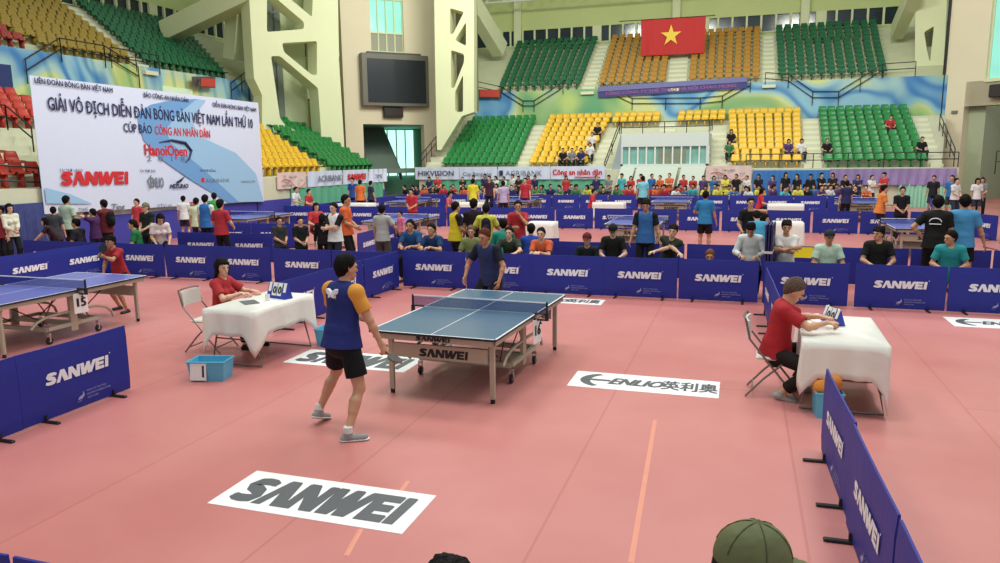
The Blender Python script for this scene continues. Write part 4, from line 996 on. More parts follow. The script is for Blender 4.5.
def warn(mb, m4, w, h):
    mb.box(w*.35, w*.97, h*.1, h*.9, 0, .01, 1, m4); put_text(mb, 'CẤM HÚT', w*.42, h*.55, h*.25, 0, m4, width=w*.5); put_text(mb, 'THUỐC', w*.42, h*.2, h*.25, 0, m4, width=w*.5)
    mb.tube([m4 @ Vector((w*.2+h*.3*math.cos(t*PI/6), h*.5+h*.3*math.sin(t*PI/6), .01)) for t in range(12)], .03, 0, 4, closed=True); mb.tube([m4 @ Vector((w*.2-h*.2, h*.7, .01)), m4 @ Vector((w*.2+h*.2, h*.3, .01))], .03, 0, 4)
wm = [M('sign_grey', (120, 118, 100), .6), M('sign_red', (196, 66, 58), .6)]
wm2 = [M('sign_dark', (88, 80, 72), .6), wm[1], wm[1]]
Yg = YF+7.7
banner('warning_sign', 'red and grey no-smoking sign on the mural by the left end of far stand', on_y(469.5, 89, Yg), on_y(500.5, 90, Yg), on_y(500.5, 98, Yg), on_y(469.5, 97.5, Yg), lambda mb, m4, w, h: (mb.box(w*.35, w*.97, h*.1, h*.9, 0, .01, 1, m4), warn(mb, m4 @ Matrix.Translation((0, 0, .015)), w, h))[0], [M('sign_dark', (100, 96, 84), .6), wm[1]], wave=.005)
Xg = XL-7.6
banner('warning_sign', 'red and grey no-smoking sign above the end of the huge banner', on_x(192, 76.5, Xg), on_x(215.5, 76.5, Xg), on_x(215.5, 88, Xg), on_x(192, 87, Xg), warn, [M('sign_dark', (100, 96, 84), .6), wm[1]], wave=.005)
# glazed hatch in the side mural
mb = MB(); a = on_x(162, 86, XL-7.95); b = on_x(192, 96, XL-7.95); mb.box(XL-7.99, XL-7.9, a[1], b[1], b[2], a[2], 0); struct('window_7', mb, M('hatch_white', (205, 225, 195), .4, emit=.2))
# pleated blue skirts below the front rows and the teal cloth under the banners
tealc = M('teal_cloth', (96, 172, 140), .8, vary=.15, scale=2); bluec = M('blue_cloth', (60, 120, 190), .8, vary=.15, scale=2)
def skirt(label, p, q, z0, z1, mat):
    p, q = Vector(p), Vector(q); mb = cloth_sheet([(p.x, p.y, z1), (q.x, q.y, z1), (q.x, q.y, z0), (p.x, p.y, z0)], 60, 2, .05, .02, 14); tag(mb.build('stand_skirt', mat), label, 'cloth')
skirt('teal cloth covering the wall below the far sponsor banners', (-15.0, YF-.32, 0), (-4.1, YF-.32, 0), 0, 1.40, tealc)
skirt('blue cloth covering the wall right of the pink banner', (PY_(753, 170, YF-.4).x, YF-.4, 0), (PY_(830, 170, YF-.4).x, YF-.4, 0), 0, 1.85, bluec)
skirt('pale teal cloth covering the wall under the right green seats', (PY_(900, 170, YF-.4).x, YF-.4, 0), (PY_(957, 170, YF-.4).x, YF-.4, 0), 0, 1.45, M('mint_cloth', (150, 205, 180), .8))
skirt('purple and white striped cloth under the right green seats', (PY_(830, 170, YF-.45).x, YF-.45, 0), (PY_(957, 170, YF-.45).x, YF-.45, 0), 1.1, 1.9, M('violet_cloth', (150, 130, 180), .8, vary=.3, scale=1))
skirt('teal cloth on the side stand wall under the sponsor banners', (XL+.28, 19.5, 0), (XL+.28, 28.3, 0), 0, 1.40, tealc)
skirt('dark blue patterned cloth under the front red rows', (XL+.3, 4.0, 0), (XL+.3, 7.4, 0), .0, 1.55, M('navy_pattern', (62, 72, 130), .8, vary=.35, scale=6))
# ================================================================ courts: barriers, tables, stickers
HB = .775
bblue = M('barrier_blue', (38, 48, 142), .55, vary=.06, scale=2, bump=.25, bscale=5, spec=.3); bwhite = M('barrier_print', (228, 230, 238), .6, vary=.02); bpale = M('barrier_small_print', (150, 155, 200), .6, vary=.02)
bblack = M('barrier_foot', (26, 26, 32), .5)
def barrier_cover(plain=False):
    mb = MB(); w, t, z0, z1 = .695, .016, .02, HB
    nx, nz = 14, 6; vs = []
    for s in (-1, 1):
        for j in range(nz+1):
            for i in range(nx+1):
                u, v = i/nx, j/nz; x = -w+2*w*u; z = z0+(z1-z0)*v
                sag = .006*math.sin(u*9+v*3)*math.sin(PI*u)*math.sin(PI*v)
                th = t*(1-.55*(abs(2*v-1)**8)); vs.append((x, s*(th)+sag, z-(.008*math.sin(PI*u) if j == nz else 0)))
    W_ = nx+1; N = W_*(nz+1); fs = []
    for j in range(nz):
        for i in range(nx):
            a = j*W_+i; fs += [(a, a+1, a+W_+1, a+W_), (N+a+W_, N+a+W_+1, N+a+1, N+a)]
    for i in range(nx): fs += [(i+1, i, N+i, N+i+1), (nz*W_+i, nz*W_+i+1, N+nz*W_+i+1, N+nz*W_+i)]
    for j in range(nz): fs += [(j*W_, (j+1)*W_, N+(j+1)*W_, N+j*W_), ((j+1)*W_+nx, j*W_+nx, N+j*W_+nx, N+(j+1)*W_+nx)]
    mb.add(vs, fs)
    for s in (-1, 1) if not plain else ():
        m4 = frame((0, s*.0245, 0), (-s, 0, 0), (0, 0, 1))
        put_logo(mb, -.41, .375, .82, .128, 1, m4); mb.lathe([(.001, 0), (.008, 0), (.008, .001)], 1, 6, m4 @ Matrix.Translation((.43, .52, 0)))
        m5 = m4 @ Matrix.Translation((0, 0, .001))
        mb.add([(-.05, .115, 0), (.01, .115, 0), (.045, .15, 0), (.03, .20, 0), (.02, .16, 0), (-.01, .15, 0), (-.03, .14, 0)], [tuple(range(7))], 2, m5)
        put_text(mb, 'ITTF', -.05, .085, .02, 2, m5)
        put_text(mb, 'PRODUCT OF TABLE TENNIS', .08, .175, .022, 2, m5, width=.26); put_text(mb, 'EQUIPMENT INTERNATIONAL', .08, .135, .022, 2, m5, width=.32); put_text(mb, 'MADE IN CHINA', .08, .095, .022, 2, m5, width=.15)
    return mb
BC = barrier_cover().mesh('cover', [bblue, bwhite, bpale], False)
BCP = barrier_cover(True).mesh('cover', [bblue, bwhite, bpale], False)
BF = MB().box(-.022, .022, -.19, .19, 0, .022, ch=.006).box(-.012, .012, -.03, .03, .02, .08).mesh('foot', bblack)
BARR = []
def barrier(label, cx, cy, ang, group='blue court barriers', plain=False):
    t = thing('barrier', label, 'barrier', (cx, cy, 0), ang, group)
    inst(BCP if plain else BC, 'cover', t)
    for x in (-.44, .44): inst(BF, 'foot', t, (x, 0, 0))
    return t
ORD = ['first', 'second', 'third', 'fourth', 'fifth', 'sixth', 'seventh', 'eighth', 'ninth', 'tenth', 'eleventh', 'twelfth', 'thirteenth', 'fourteenth', 'fifteenth', 'sixteenth', 'seventeenth', 'eighteenth', 'nineteenth', 'twentieth']
def brow(desc, p, q, n=None, jit=.012, gap=None, plain=False):
    """a straight run of barrier panels from p to q"""
    p, q = Vector((*p, 0)), Vector((*q, 0)); L = (q-p).length; n = n or max(1, round(L/1.42)); d = (q-p)/n; a = math.atan2(d.y, d.x)
    for i in range(n):
        c = p+d*(i+.5); random.seed(int(abs(c.x*31+c.y*17)*10)); barrier('%s, %s %s' % ('plain blue barrier' if plain else 'lettered blue barrier', ORD[i], desc), c.x+random.uniform(-1, 1)*.01, c.y+random.uniform(-1, 1)*jit, a+random.uniform(-1, 1)*.012, plain=plain)
def bat(desc, xs, y, dirn=0):
    for i, x in enumerate(xs):
        random.seed(i+int(abs(y)*7)); barrier('lettered blue barrier, %s %s' % (ORD[i], desc), x+.7, y+random.uniform(-1, 1)*.02, random.uniform(-1, 1)*.015)
bat('from left behind the middle table', [-3.57, -2.15, -.76, .62, 2.04], 5.32)
bat('from left behind the right-hand umpire table', [3.52, 5.02, 6.44, 7.87], 5.34)
bat('from left in the row behind the left table', [-13.7, -12.27, -10.86, -9.42, -8.0], 5.08)
bat('in the row behind the left umpire table', [-6.47, -5.03], 5.0)
brow('in the angled row behind the left table', (-11.2, 2.4), (-11.2, 5.2), 2)
brow('from front in the slanting row left of middle table', (-3.74, .98), (-3.62, 5.2), 3)
brow('from front in the row before the left table', (-3.64, -4.75), (-3.67, -1.92), 2)
brow('from front in the right foreground row', (3.97, -5.93), (3.87, -1.64), 3)
brow('behind the seated right-hand umpire', (3.63, 1.75), (3.55, 4.55), 2)
brow('from left at the very bottom edge', (-1.65, -6.17), (1.2, -6.12), 2)
brow('from left in the row behind the seated onlookers', (-5.2, 7.55), (9.2, 7.9), 10, plain=True)
brow('in the short row behind the left onlookers', (-11.3, 7.6), (-8.4, 7.8), 2)
brow('in the slanted row behind the left spectators', (-12.4, 10.2), (-9.6, 10.6), 2)
brow('from left in the middle-distance row, left half', (-15, 18.0), (-.6, 18.5), 10)
brow('from left in the middle-distance row, right half', (-.5, 18.5), (9.8, 18.4), 7)
brow('from left in the farthest row before the crowd', (-13.2, 27.9), (8.3, 28.6), 15)
brow('along the side of the far left court', (-14.2, 19.3), (-13.9, 27.7), 6)
brow('along the side of the far right court', (10.0, 18.5), (10.9, 15.4), 2)
brow('leaning near the far right table', (10.3, 24.6), (10.8, 27.3), 2)
brow('between the left and middle courts behind the spectators', (-6.2, 8.2), (-6.5, 11.1), 2)
brow('beside the second table, seen past the red-shirted player', (-2.0, 8.0), (-1.2, 8.2), 1)
# folded barrier standing on end beside the right umpire
t = thing('folded_barrier', 'dark folded barrier standing on end behind the right-hand umpire', 'barrier', (3.62, 5.75, 0), PI/2-.1)
for i, dx in enumerate((-.05, .0, .05)): MB().box(-.38, .38, dx-.016, dx+.016, .02, 1.42, ch=.006).build('panel', M('barrier_navy', (30, 30, 84), .55), t)
MB().box(-.39, .39, -.07, .07, .9, .94, ch=.005).build('strap', M('strap_white', (200, 200, 205), .6), t)
# ---- floor stickers
def sticker(label, x0, x1, y0, y1, kind, flip=False):
    w, h = x1-x0, y1-y0; mb = MB().box(-w/2, w/2, -h/2, h/2, 0, .003, 0); m4 = Matrix.Translation((0, 0, .0045))
    if kind == 'sanwei': put_logo(mb, -w/2+.09, -h/2+.1, w-.2, h-.2, 1, m4)
    else:
        a = [(-w/2+.30-.22*math.sin(t)-.02, .26*math.cos(t)) for t in [PI*i/10 for i in range(1, 10)]]
        ring = [(-w/2+.40-.30*math.sin(PI*(.12+.76*i/10)), .27*math.cos(PI*(.12+.76*i/10))) for i in range(11)]; inn = [(-w/2+.42-.20*math.sin(PI*(.12+.76*i/10)), .22*math.cos(PI*(.12+.76*i/10))) for i in range(10, -1, -1)]
        pts = ring+inn; n = 11
        mb.add([(x, y, 0) for x, y in pts], [(i, i+1, 20-i, 21-i) for i in range(10)], 1, m4); mb.box(-w/2+.12, -w/2+.46, -.03, .03, .001, .002, 1, m4)
        put_text(mb, 'ENLIO', -w/2+.44, -.12, .24, 1, m4, width=.60, shear=.25, bold=.12)
        put_text(mb, '英利奥', -w/2+1.06, -.13, .26, 1, m4, width=.62, bold=.06)
    o = mb.build('floor_sticker', [M('sticker_white', (240, 240, 240), .5, vary=.02), M('sticker_grey', (84, 86, 92), .5, vary=.04)]); o.location = ((x0+x1)/2, (y0+y1)/2, 0)
    return tag(o, label, 'floor sticker', 'advertising stickers on the red floor')
sticker('white floor sticker with a heavy grey word mark in the foreground', -.81, .865, -4.11, -3.475, 'sanwei')
sticker('white floor sticker with Chinese characters right of the middle table', 1.22, 2.93, -.38, .25, 'enlio')
sticker('white floor sticker partly hidden behind the player in blue and orange', -2.62, -.86, -.42, .28, 'sanwei')
sticker('white floor sticker behind the far end of the middle table', -1.0, .75, 4.45, 4.95, 'enlio')
sticker('white floor sticker by the barriers at the right edge', 6.3, 8.1, 4.2, 4.92, 'enlio')
sticker('white floor sticker beside the right table in the second row of courts', 4.7, 6.5, 12.3, 12.9, 'enlio')
# ---- table tennis tables
tsurf = M('table_blue', (70, 100, 128), .32, vary=.05, scale=.8, spec=.4); tsurf2 = M('table_violet', (92, 102, 178), .35, vary=.05, scale=.8); tline = M('table_line', (225, 230, 235), .5)
tedge = M('table_edge', (24, 30, 44), .5); tgrey = M('table_frame', (176, 170, 150), .45, .2, vary=.05); tlog = M('table_logo', (30, 26, 28), .6); tnet = None
netm = bpy.data.materials.new('net_mesh'); netm.use_nodes = True; nt = netm.node_tree; b_ = nt.nodes['Principled BSDF']; b_.inputs['Base Color'].default_value = lin((40, 52, 140)); b_.inputs['Roughness'].default_value = .8
b_.inputs['Alpha'].default_value = .42
chrome = M('chrome', (190, 190, 192), .2, .9, vary=0); rubber = M('rubber_black', (22, 22, 24), .6); whiteplate = M('card_white', (235, 235, 235), .6, vary=.02)
TT = {}
def ttable(label, loc, rz=0, number=None, full=True, surf=None, group='table tennis tables'):
    W2, L2, H = .7625, 1.37, .76
    key = 'k%s%s' % (full, (surf or tsurf).name)
    if key not in TT:
        d = {}
        for s in (-1, 1):
            mb = MB(); y0, y1 = (.004, L2) if s > 0 else (-L2, -.004); mb.box(-W2, W2, y0, y1, H-.026, H-.001, 1, ch=.004)
            mb.box(-W2+.001, W2-.001, y0+.001, y1-.001, H-.003, H, 0)
            lw = .02
            for a in ((-W2, -W2+lw, y0, y1), (W2-lw, W2, y0, y1), (-.0015-.003, .0045, y0, y1), (-W2, W2, (y1-lw if s > 0 else y0), (y1 if s > 0 else y0+lw))): mb.box(*a, H, H+.0008, 2)
            d['top%d' % s] = mb.mesh('table_half', [surf or tsurf, tedge, tline])
            mb = MB(); ye = s*(L2-.04)
            for x in (-W2+.03, W2-.05): mb.box(x, x+.025, min(s*.05, ye), max(s*.05, ye), H-.085, H-.026, 0)
            mb.box(-W2+.03, W2-.025, min(ye, ye-s*.025), max(ye, ye-s*.025), H-.095, H-.026, 0)
            mb.box(-W2+.03, W2-.025, s*.05-.012, s*.05+.012, H-.075, H-.026, 0)
            m4 = frame((0, ye+s*.003, 0), (-s, 0, 0), (0, 0, 1)); put_logo(mb, -.2, H-.082, .42, .045, 1, m4)
            d['apron%d' % s] = mb.mesh('apron', [tgrey, tlog])
            mb = MB(); yl = s*(L2-.17)
            mb.box(-.56, .60, yl-.016, yl+.016, .44, .60, 0); m4 = frame((0, yl+s*.018, 0), (-s, 0, 0), (0, 0, 1)); put_logo(mb, -.22, .465, .60, .095, 1, m4)
            d['beam%d' % s] = mb.mesh('cross_beam', [tgrey, tlog])
        d['leg'] = MB().box(-.028, .028, -.022, .022, .05, .70, 0, ch=.004).box(-.022, .022, -.018, .018, .0, .05, 1, ch=.004).mesh('leg', [tgrey, rubber])
        # undercarriage
        mb = MB()
        for x in (-.60, .60):
            mb.tube([(x, -.72, .28), (x, -.62, .36), (x, -.45, .41), (x, -.25, .42), (x, .25, .42), (x, .45, .41), (x, .62, .36), (x, .72, .28), (x, .76, .18)], .02, n=8)
            mb.box(x-.02, x+.02, -.06, .06, .12, .70); mb.box(x-.025, x+.025, -.45, .45, .20, .25)
        mb.box(-.6, .6, -.03, .03, .2, .26); mb.box(-.6, .6, -.47, -.42, .19, .25); mb.box(-.6, .6, .42, .47, .19, .25)
        d['chassis'] = mb.mesh('undercarriage', tgrey)
        d['strut'] = MB().tube([(0, .42, .25), (0, .14, .70)], .009, n=6).mesh('strut', M('strut_red', (110, 50, 44), .4, .3)); d['strut2'] = MB().tube([(0, .25, .25), (0, .95, .70)], .009, n=6).mesh('strut', M('strut_red', (110, 50, 44), .4, .3))
        mb = MB(); m4 = Matrix.Rotation(PI/2, 4, 'Y'); mb.lathe([(.012, -.018), (.045, -.018), (.055, -.012), (.055, .012), (.045, .018), (.012, .018)], 0, 16, m4); mb.lathe([(.001, -.02), (.02, -.02), (.02, .02), (.001, .02)], 1, 8, m4); mb.box(-.026, -.021, -.012, .012, 0, .10, 1); mb.box(.021, .026, -.012, .012, 0, .10, 1); mb.box(-.026, .026, -.014, .014, .085, .12, 1)
        d['wheel'] = mb.mesh('caster', [rubber, chrome])
        # net with posts
        mb = MB(); mb.box(-.9, .9, -.0025, .0025, H+.012, H+.14, 0); d['net'] = mb.mesh('net', netm)
        mb = MB(); mb.box(-.9, .9, -.005, .005, H+.138, H+.1525, 0); d['tape'] = mb.mesh('net_tape', tline)
        mb = MB(); mb.box(-.012, .012, -.012, .012, H-.02, H+.155, 0, ch=.003); mb.box(-.02, .16, -.02, .02, H+.002, H+.02, 0, ch=.003); mb.box(-.0, .16, -.016, .016, H-.075, H-.055, 0); mb.box(-.02, .02, -.02, .02, H-.075, H+.02, 0, ch=.004); mb.tube([(.08, 0, H-.10), (.08, 0, H-.05)], .008, n=6); mb.lathe([(.004, H-.12), (.018, H-.115), (.018, H-.10), (.004, H-.095)], 0, 10, Matrix.Translation((.08, 0, 0)))
        d['post'] = mb.mesh('net_post', tedge)
        TT[key] = d
    d = TT[key]; t = thing('table_tennis_table', label, 'table tennis table', (*loc, 0), rz, group)
    for s in (-1, 1):
        inst(d['top%d' % s], 'table_half', t); inst(d['apron%d' % s], 'apron', t); inst(d['beam%d' % s], 'cross_beam', t)
        for x in (-.575, .655): inst(d['leg'], 'leg', t, (x, s*(L2-.17), 0))
    inst(d['chassis'], 'undercarriage', t)
    for x in (-.45, .45):
        for r_ in (0, PI): inst(d['strut'], 'strut', t, (x, 0, 0), r_); inst(d['strut2'], 'strut', t, (x*.8, 0, 0), r_)
    for x in (-.60, .60):
        for y in (-.44, .44): inst(d['wheel'], 'caster', t, (x, y, .055))
    n = inst(d['net'], 'net', t); inst(d['tape'], 'tape', n)
    inst(d['post'], 'net_post', t, (-.905, 0, 0)); inst(d['post'], 'net_post', t, (.905, 0, 0), PI)
    if number:
        mb = MB().box(-.0, .004, -.11, .11, .40, .70, 0); m4 = frame((.008, 0, 0), (0, 1, 0), (0, 0, 1)); put_text(mb, number, 0, .50, .13, 1, m4, center=True, bold=.15)
        o = mb.build('number_card', [whiteplate, tlog], t); o.location = (.78, .0, 0); o.rotation_euler = (0, 0, -.15)
    return t
ttable('middle table tennis table with slate-blue top and a white number card', (-.01, 0), -.045, number='16')
ttable('left table tennis table with the number 15 card, violet-blue top', (-7.13, -.08), number='15', surf=tsurf2)
ttable('table tennis table behind the standing man in blue and black', (.19, 13.56), full=False, surf=tsurf2)
ttable('farthest middle table tennis table, before the crowd', (.29, 24), surf=tsurf2)
ttable('table tennis table behind the man in black on the right', (7.62, 13.75), surf=tsurf2)
ttable('far right table tennis table beside the orange-shirted player', (7.6, 24.3), surf=tsurf2)
ttable('table tennis table behind the two seated men in blue', (-7.25, 13.1), surf=tsurf2)
ttable('far left table tennis table near the standing player in yellow', (-6.4, 23.6), surf=tsurf2)
ttable('left-hand far table tennis table near the huge banner', (-13.0, 13.2), surf=tsurf2)
ttable('far left table tennis table near the orange-shirted man', (-11.2, 22.6), surf=tsurf2)
# floor tape marks
tape = M('tape_orange', (222, 142, 120), .5)
for i, (a, b) in enumerate((((408, 481), (397, 497)), ((361, 529), (346, 556)), ((655, 420), (631, 563)))):
    p, q = G(*a), G(*b); mb = MB().tube([p+Vector((0, 0, .001)), q+Vector((0, 0, .001))], .02, n=4, flat=.1); o = mb.build('floor_tape', tape); tag(o, ['short orange tape strip beyond the foreground sticker', 'orange tape strip before the foreground sticker', 'faint orange line along the floor right of the foreground sticker'][i], 'tape', 'tape strips on the floor')
# ================================================================ furniture by the tables
clothw = M('tablecloth_white', (232, 230, 222), .75, vary=.02, bump=.5, bscale=4); tubem = M('tube_steel', (130, 122, 116), .35, .6, vary=.05); pad = M('chair_pad', (222, 222, 214), .6, vary=.03)
def drape(x0, x1, y0, y1, zt, drop, corner, seed=0, th=.004, n=16, long=None):
    """tablecloth: top sheet, skirts with gentle folds that hang lower at the corners"""
    rnd = random.Random(seed); ph = [rnd.uniform(0, 6) for _ in range(8)]
    per = []
    def seg(a, b, side):
        for i in range(n):
            t = i/n; per.append((a[0]+(b[0]-a[0])*t, a[1]+(b[1]-a[1])*t, t, side))
    seg((x0, y0), (x1, y0), 0); seg((x1, y0), (x1, y1), 1); seg((x1, y1), (x0, y1), 2); seg((x0, y1), (x0, y0), 3)
    N = len(per); cx, cy = (x0+x1)/2, (y0+y1)/2; vs = []; L = 6
    for l in range(L+1):
        f = l/L
        for x, y, t, sd in per:
            e = min(t, 1-t); hang = drop+(corner)*(max(0, 1-e*5)**1.3)
            if long and sd in long: hang = long[sd]+(corner*.4)*(max(0, 1-e*5))
            w = math.sin(t*PI*5+ph[sd])*.018*f+math.sin(t*PI*11+ph[sd+4])*.008*f; nx_, ny_ = ((0, -1), (1, 0), (0, 1), (-1, 0))[sd]
            cpull = .03*f*(max(0, 1-e*6))
            dx, dy = (x-cx), (y-cy); k = cpull/max(math.hypot(dx, dy), .01)
            vs.append((x+nx_*(w+.012*f+.004)+dx*k, y+ny_*(w+.012*f+.004)+dy*k, zt-(.0 if l == 0 else hang*f)))
    fs = [(l*N+i, (l+1)*N+i, (l+1)*N+(i+1) % N, l*N+(i+1) % N) for l in range(L) for i in range(N)]
    fs.append(tuple(range(N)))
    mb = MB().add(vs, fs); return mb
def umpire_table(label, cx, cy, w, l, rz=0, seed=0, full=True, cl_label=None, drop=.3, corner=.22, long=None):
    t = thing('folding_table', label, 'table', (cx, cy, 0), rz, 'umpire tables')
    MB().box(-w/2+.01, w/2-.01, -l/2+.01, l/2-.01, .715, .745, ch=.004).build('tabletop', M('table_wood', (190, 180, 160), .6), t)
    for s in (-1, 1):
        mb = MB(); y = s*(l/2-.12); mb.tube([(-w/2+.08, y, .715), (-w/2+.08, y-s*.02, .4), (-w/2-.0, y+s*.0, .02), (w/2, y, .02), (w/2-.08, y-s*.02, .4), (w/2-.08, y, .715)], .013, n=6); mb.build('leg', tubem, t)
        MB().tube([(-w/2+.08, y, .35), (w/2-.08, y, .35)], .01, n=6).build('leg_brace', tubem, t)
    o = drape(-w/2, w/2, -l/2, l/2, .752, drop, corner, seed, long=long).build('tablecloth', clothw, None, True); o.location = (cx, cy, 0); o.rotation_euler = (0, 0, rz)
    md = o.modifiers.get('n'); 
    if md: o.modifiers.remove(md)
    so = o.modifiers.new('s', 'SOLIDIFY'); so.thickness = .003; so.offset = 1
    tag(o, cl_label or ('white cloth over the '+label.split(',')[0]), 'tablecloth', 'white tablecloths')
    return t
def folding_chair(label, x, y, rz, padm=None):
    """seat faces local +y"""
    t = thing('folding_chair', label, 'chair', (x, y, 0), rz, 'folding chairs')
    pm = padm or pad
    MB().box(-.20, .20, -.19, .20, .43, .465, ch=.02).build('seat', pm, t)
    mb = MB(); vs = []
    for j in range(5):
        for i in range(7):
            u = -1+2*i/6; vs.append((u*.205, -.27-.035*(1-u*u)-.02*j/4, .66+.20*j/4))
    fr = [(j*7+i, j*7+i+1, j*7+8+i, j*7+7+i) for j in range(4) for i in range(6)]; nv = len(vs); vs += [(a, b+.022, c) for a, b, c in vs]; fr += [tuple(q+nv for q in reversed(f)) for f in fr]
    fr += [(i+1, i, nv+i, nv+i+1) for i in range(6)]+[(28+i, 28+i+1, nv+28+i+1, nv+28+i) for i in range(6)]+[(j*7, (j+1)*7, nv+(j+1)*7, nv+j*7) for j in range(4)]+[((j+1)*7+6, j*7+6, nv+j*7+6, nv+(j+1)*7+6) for j in range(4)]
    MB().add(vs, fr).build('backrest', pm, t)
    for s in (-1, 1):
        MB().tube([(s*.22, -.31, .88), (s*.22, -.26, .66), (s*.22, -.05, .40), (s*.225, .27, .01)], .012, n=6).build('front_leg', tubem, t)
        MB().tube([(s*.20, .12, .43), (s*.205, -.10, .22), (s*.21, -.28, .01)], .012, n=6).build('rear_leg', tubem, t)
    mb = MB().tube([(-.22, -.31, .88), (-.1, -.33, .885), (.1, -.33, .885), (.22, -.31, .88)], .012, n=6).build('top_rail', tubem, t)
    MB().tube([(-.225, .2, .09), (.225, .2, .09)], .009, n=6).build('crossbar', tubem, t); MB().tube([(-.21, -.22, .08), (.21, -.22, .08)], .009, n=6).build('crossbar', tubem, t)
    return t
def stool(x, y, rz=0, label=None):
    mb = MB().box(-.15, .15, -.15, .15, .33, .36, ch=.015)
    for a in (-1, 1):
        for b in (-1, 1): mb.tube([(a*.12, b*.12, .34), (a*.15, b*.15, .0)], .018, n=6)
    o = mb.build('stool', M('stool_blue', (60, 90, 170), .5)); o.location = (x, y, 0); o.rotation_euler = (0, 0, rz); tag(o, label, 'stool', 'low stools'); return o
# left umpire's place
umpire_table('left umpire table with metal legs, beside the blue crate', -3.1, -.15, .78, 1.34, -.03, 2, cl_label='white cloth over the left umpire table, corners hanging low', drop=.33, corner=.26)
folding_chair('grey folding chair under the seated woman in red', -3.98, -.12, -PI/2+.1)
umpire_table('right umpire table with splayed metal legs, before the right foreground row', 4.16, .1, .8, 1.44, -.02, 5, cl_label='white cloth over the right umpire table, long at one side', drop=.36, corner=.2, long={1: .62})
folding_chair('grey folding chair under the right umpire in red', 3.50, -.03, -PI/2-.05)
def flipboard(label, x, y, rz, digits='00', z=.757, s=1.0):
    t = thing('flip_scoreboard', label, 'scoreboard', (x, y, z), rz)
    bm2 = M('score_blue', (40, 58, 168), .5); t.scale = (s, s, s)
    mb = MB(); mb.add([(-.19, -.07, 0), (.19, -.07, 0), (.19, 0, .20), (-.19, 0, .20), (-.19, .07, 0), (.19, .07, 0)], [(0, 1, 2, 3), (5, 4, 3, 2), (0, 3, 4), (1, 5, 2), (0, 4, 5, 1)])
    mb.build('stand', bm2, t)
    for i, dx in enumerate((-.145, -.05, .05, .145)):
        w = .042 if i in (1, 2) else .026; h0 = .04 if i in (1, 2) else .09
        for sd in (-1, 1):
            o = MB().box(-w, w, 0, .003, 0, .20-h0+.02, 0); m4 = frame((-w*.6 if True else 0, -.001, .02), (1, 0, 0), (0, 0, 1))
            if i in (1, 2): put_text(o, digits[i-1], 0, .03, .10, 1, frame((0, -.002, .0), (1, 0, 0), (0, 0, 1)), center=True, bold=.15)
            c = o.build('score_card', [whiteplate, inkb], t); c.location = (dx*(1 if sd < 0 else -1), sd*(.07*h0/.2+.012)*-(-1), h0) ; c.location.y = sd*(.078*(1-h0/.21)); c.rotation_euler = (-.33*1, 0, 0) if sd < 0 else (-.33, 0, PI)
    for dx in (-.12, .12): MB().tube([(dx+.02*math.cos(a*PI/5), .0, .20+.02*math.sin(a*PI/5)) for a in range(10)], .003, n=4, closed=True).build('ring', chrome, t)
    return t
flipboard('blue flip scoreboard showing white zeros on the left umpire table', -2.98, .12, -.25)
flipboard('small blue flip scoreboard on the right umpire table', 4.12, .38, -1.15, s=.85)
mb = MB().box(-.15, .15, -.21, .21, 0, .003); o = mb.build('paper_sheet', whiteplate); o.location = (3.98, .62, .758); o.rotation_euler = (0, 0, .5); tag(o, 'sheet of white paper on the right umpire table', 'paper')
mb = MB().box(-.10, .10, -.15, .15, 0, .004); o = mb.build('clipboard', M('clip_grey', (90, 92, 96), .5)); o.location = (-3.18, -.28, .757); o.rotation_euler = (0, 0, .9); tag(o, 'small grey clipboard before the umpire in red on the left table', 'clipboard')
mb = MB().lathe([(.001, 0), (.028, 0), (.034, .085), (.031, .085), (.026, .006), (.001, .006)], 0, 14); o = mb.build('paper_cup', whiteplate, None, True); o.location = (-3.02, -.1, .757); tag(o, 'white paper cup beside the blue flip scoreboard', 'cup')
cyan = M('crate_cyan', (92, 180, 214), .45, vary=.05)
def crate(label, x, y, rz, w=.46, d=.30, h=.24, card=True):
    t = thing('plastic_basket', label, 'basket', (x, y, 0), rz, 'cyan plastic baskets for towels'); mb = MB(); th = .012
    def ring(z, k): return [(-w/2*k, -d/2*k, z), (w/2*k, -d/2*k, z), (w/2*k, d/2*k, z), (-w/2*k, d/2*k, z)]
    vs = ring(0, .88)+ring(h, 1)+ring(h, 1-.05)+ring(.02, .84); fs = [(3, 2, 1, 0), (12, 13, 14, 15)]
    for a, b in ((0, 4), (4, 8), (8, 12)):
        for i in range(4): j = (i+1) % 4; fs.append((a+i, a+j, b+j, b+i))
    mb.add(vs, fs); mb.build('basket', cyan, t)
    rim = MB().tube([(-w/2, -d/2, h), (w/2, -d/2, h), (w/2, d/2, h), (-w/2, d/2, h)], .012, n=6, closed=True); rim.build('rim', cyan, t)
    for k in range(5): MB().box(-w/2*.8+k*w*.18, -w/2*.8+k*w*.18+w*.08, -d/2-.004, -d/2+.01, h*.3, h*.8).build('rib', M('crate_cyan_dark', (70, 150, 190), .45), t) if not card else None
    return t
b1_ = crate('bright cyan plastic basket with a white card, left of the left umpire table', -3.05, -1.28, .25)
o = MB().box(-.10, .10, -.004, .004, -.11, .11, 0).box(.05, .075, -.006, -.004, -.07, .07, 1).build('card', [whiteplate, inkb], b1_); o.location = (-.09, -.158, .13); o.rotation_euler = (-.1, 0, 0)
crate('cyan plastic basket mostly hidden behind the left umpire table', -2.45, .62, .1, card=True)
crate('cyan plastic basket under the right umpire table holding an orange towel', 4.0, -.62, .1, .26, .26, .26)
P_, Q_ = sdf_mesh([prim((-.06, -.02, .27), (.06, .03, .30), .09, .08), prim((-.02, .05, .2), (.05, -.05, .36), .07), prim((.0, .0, .12), (.0, 0, .3), .09)], .012)
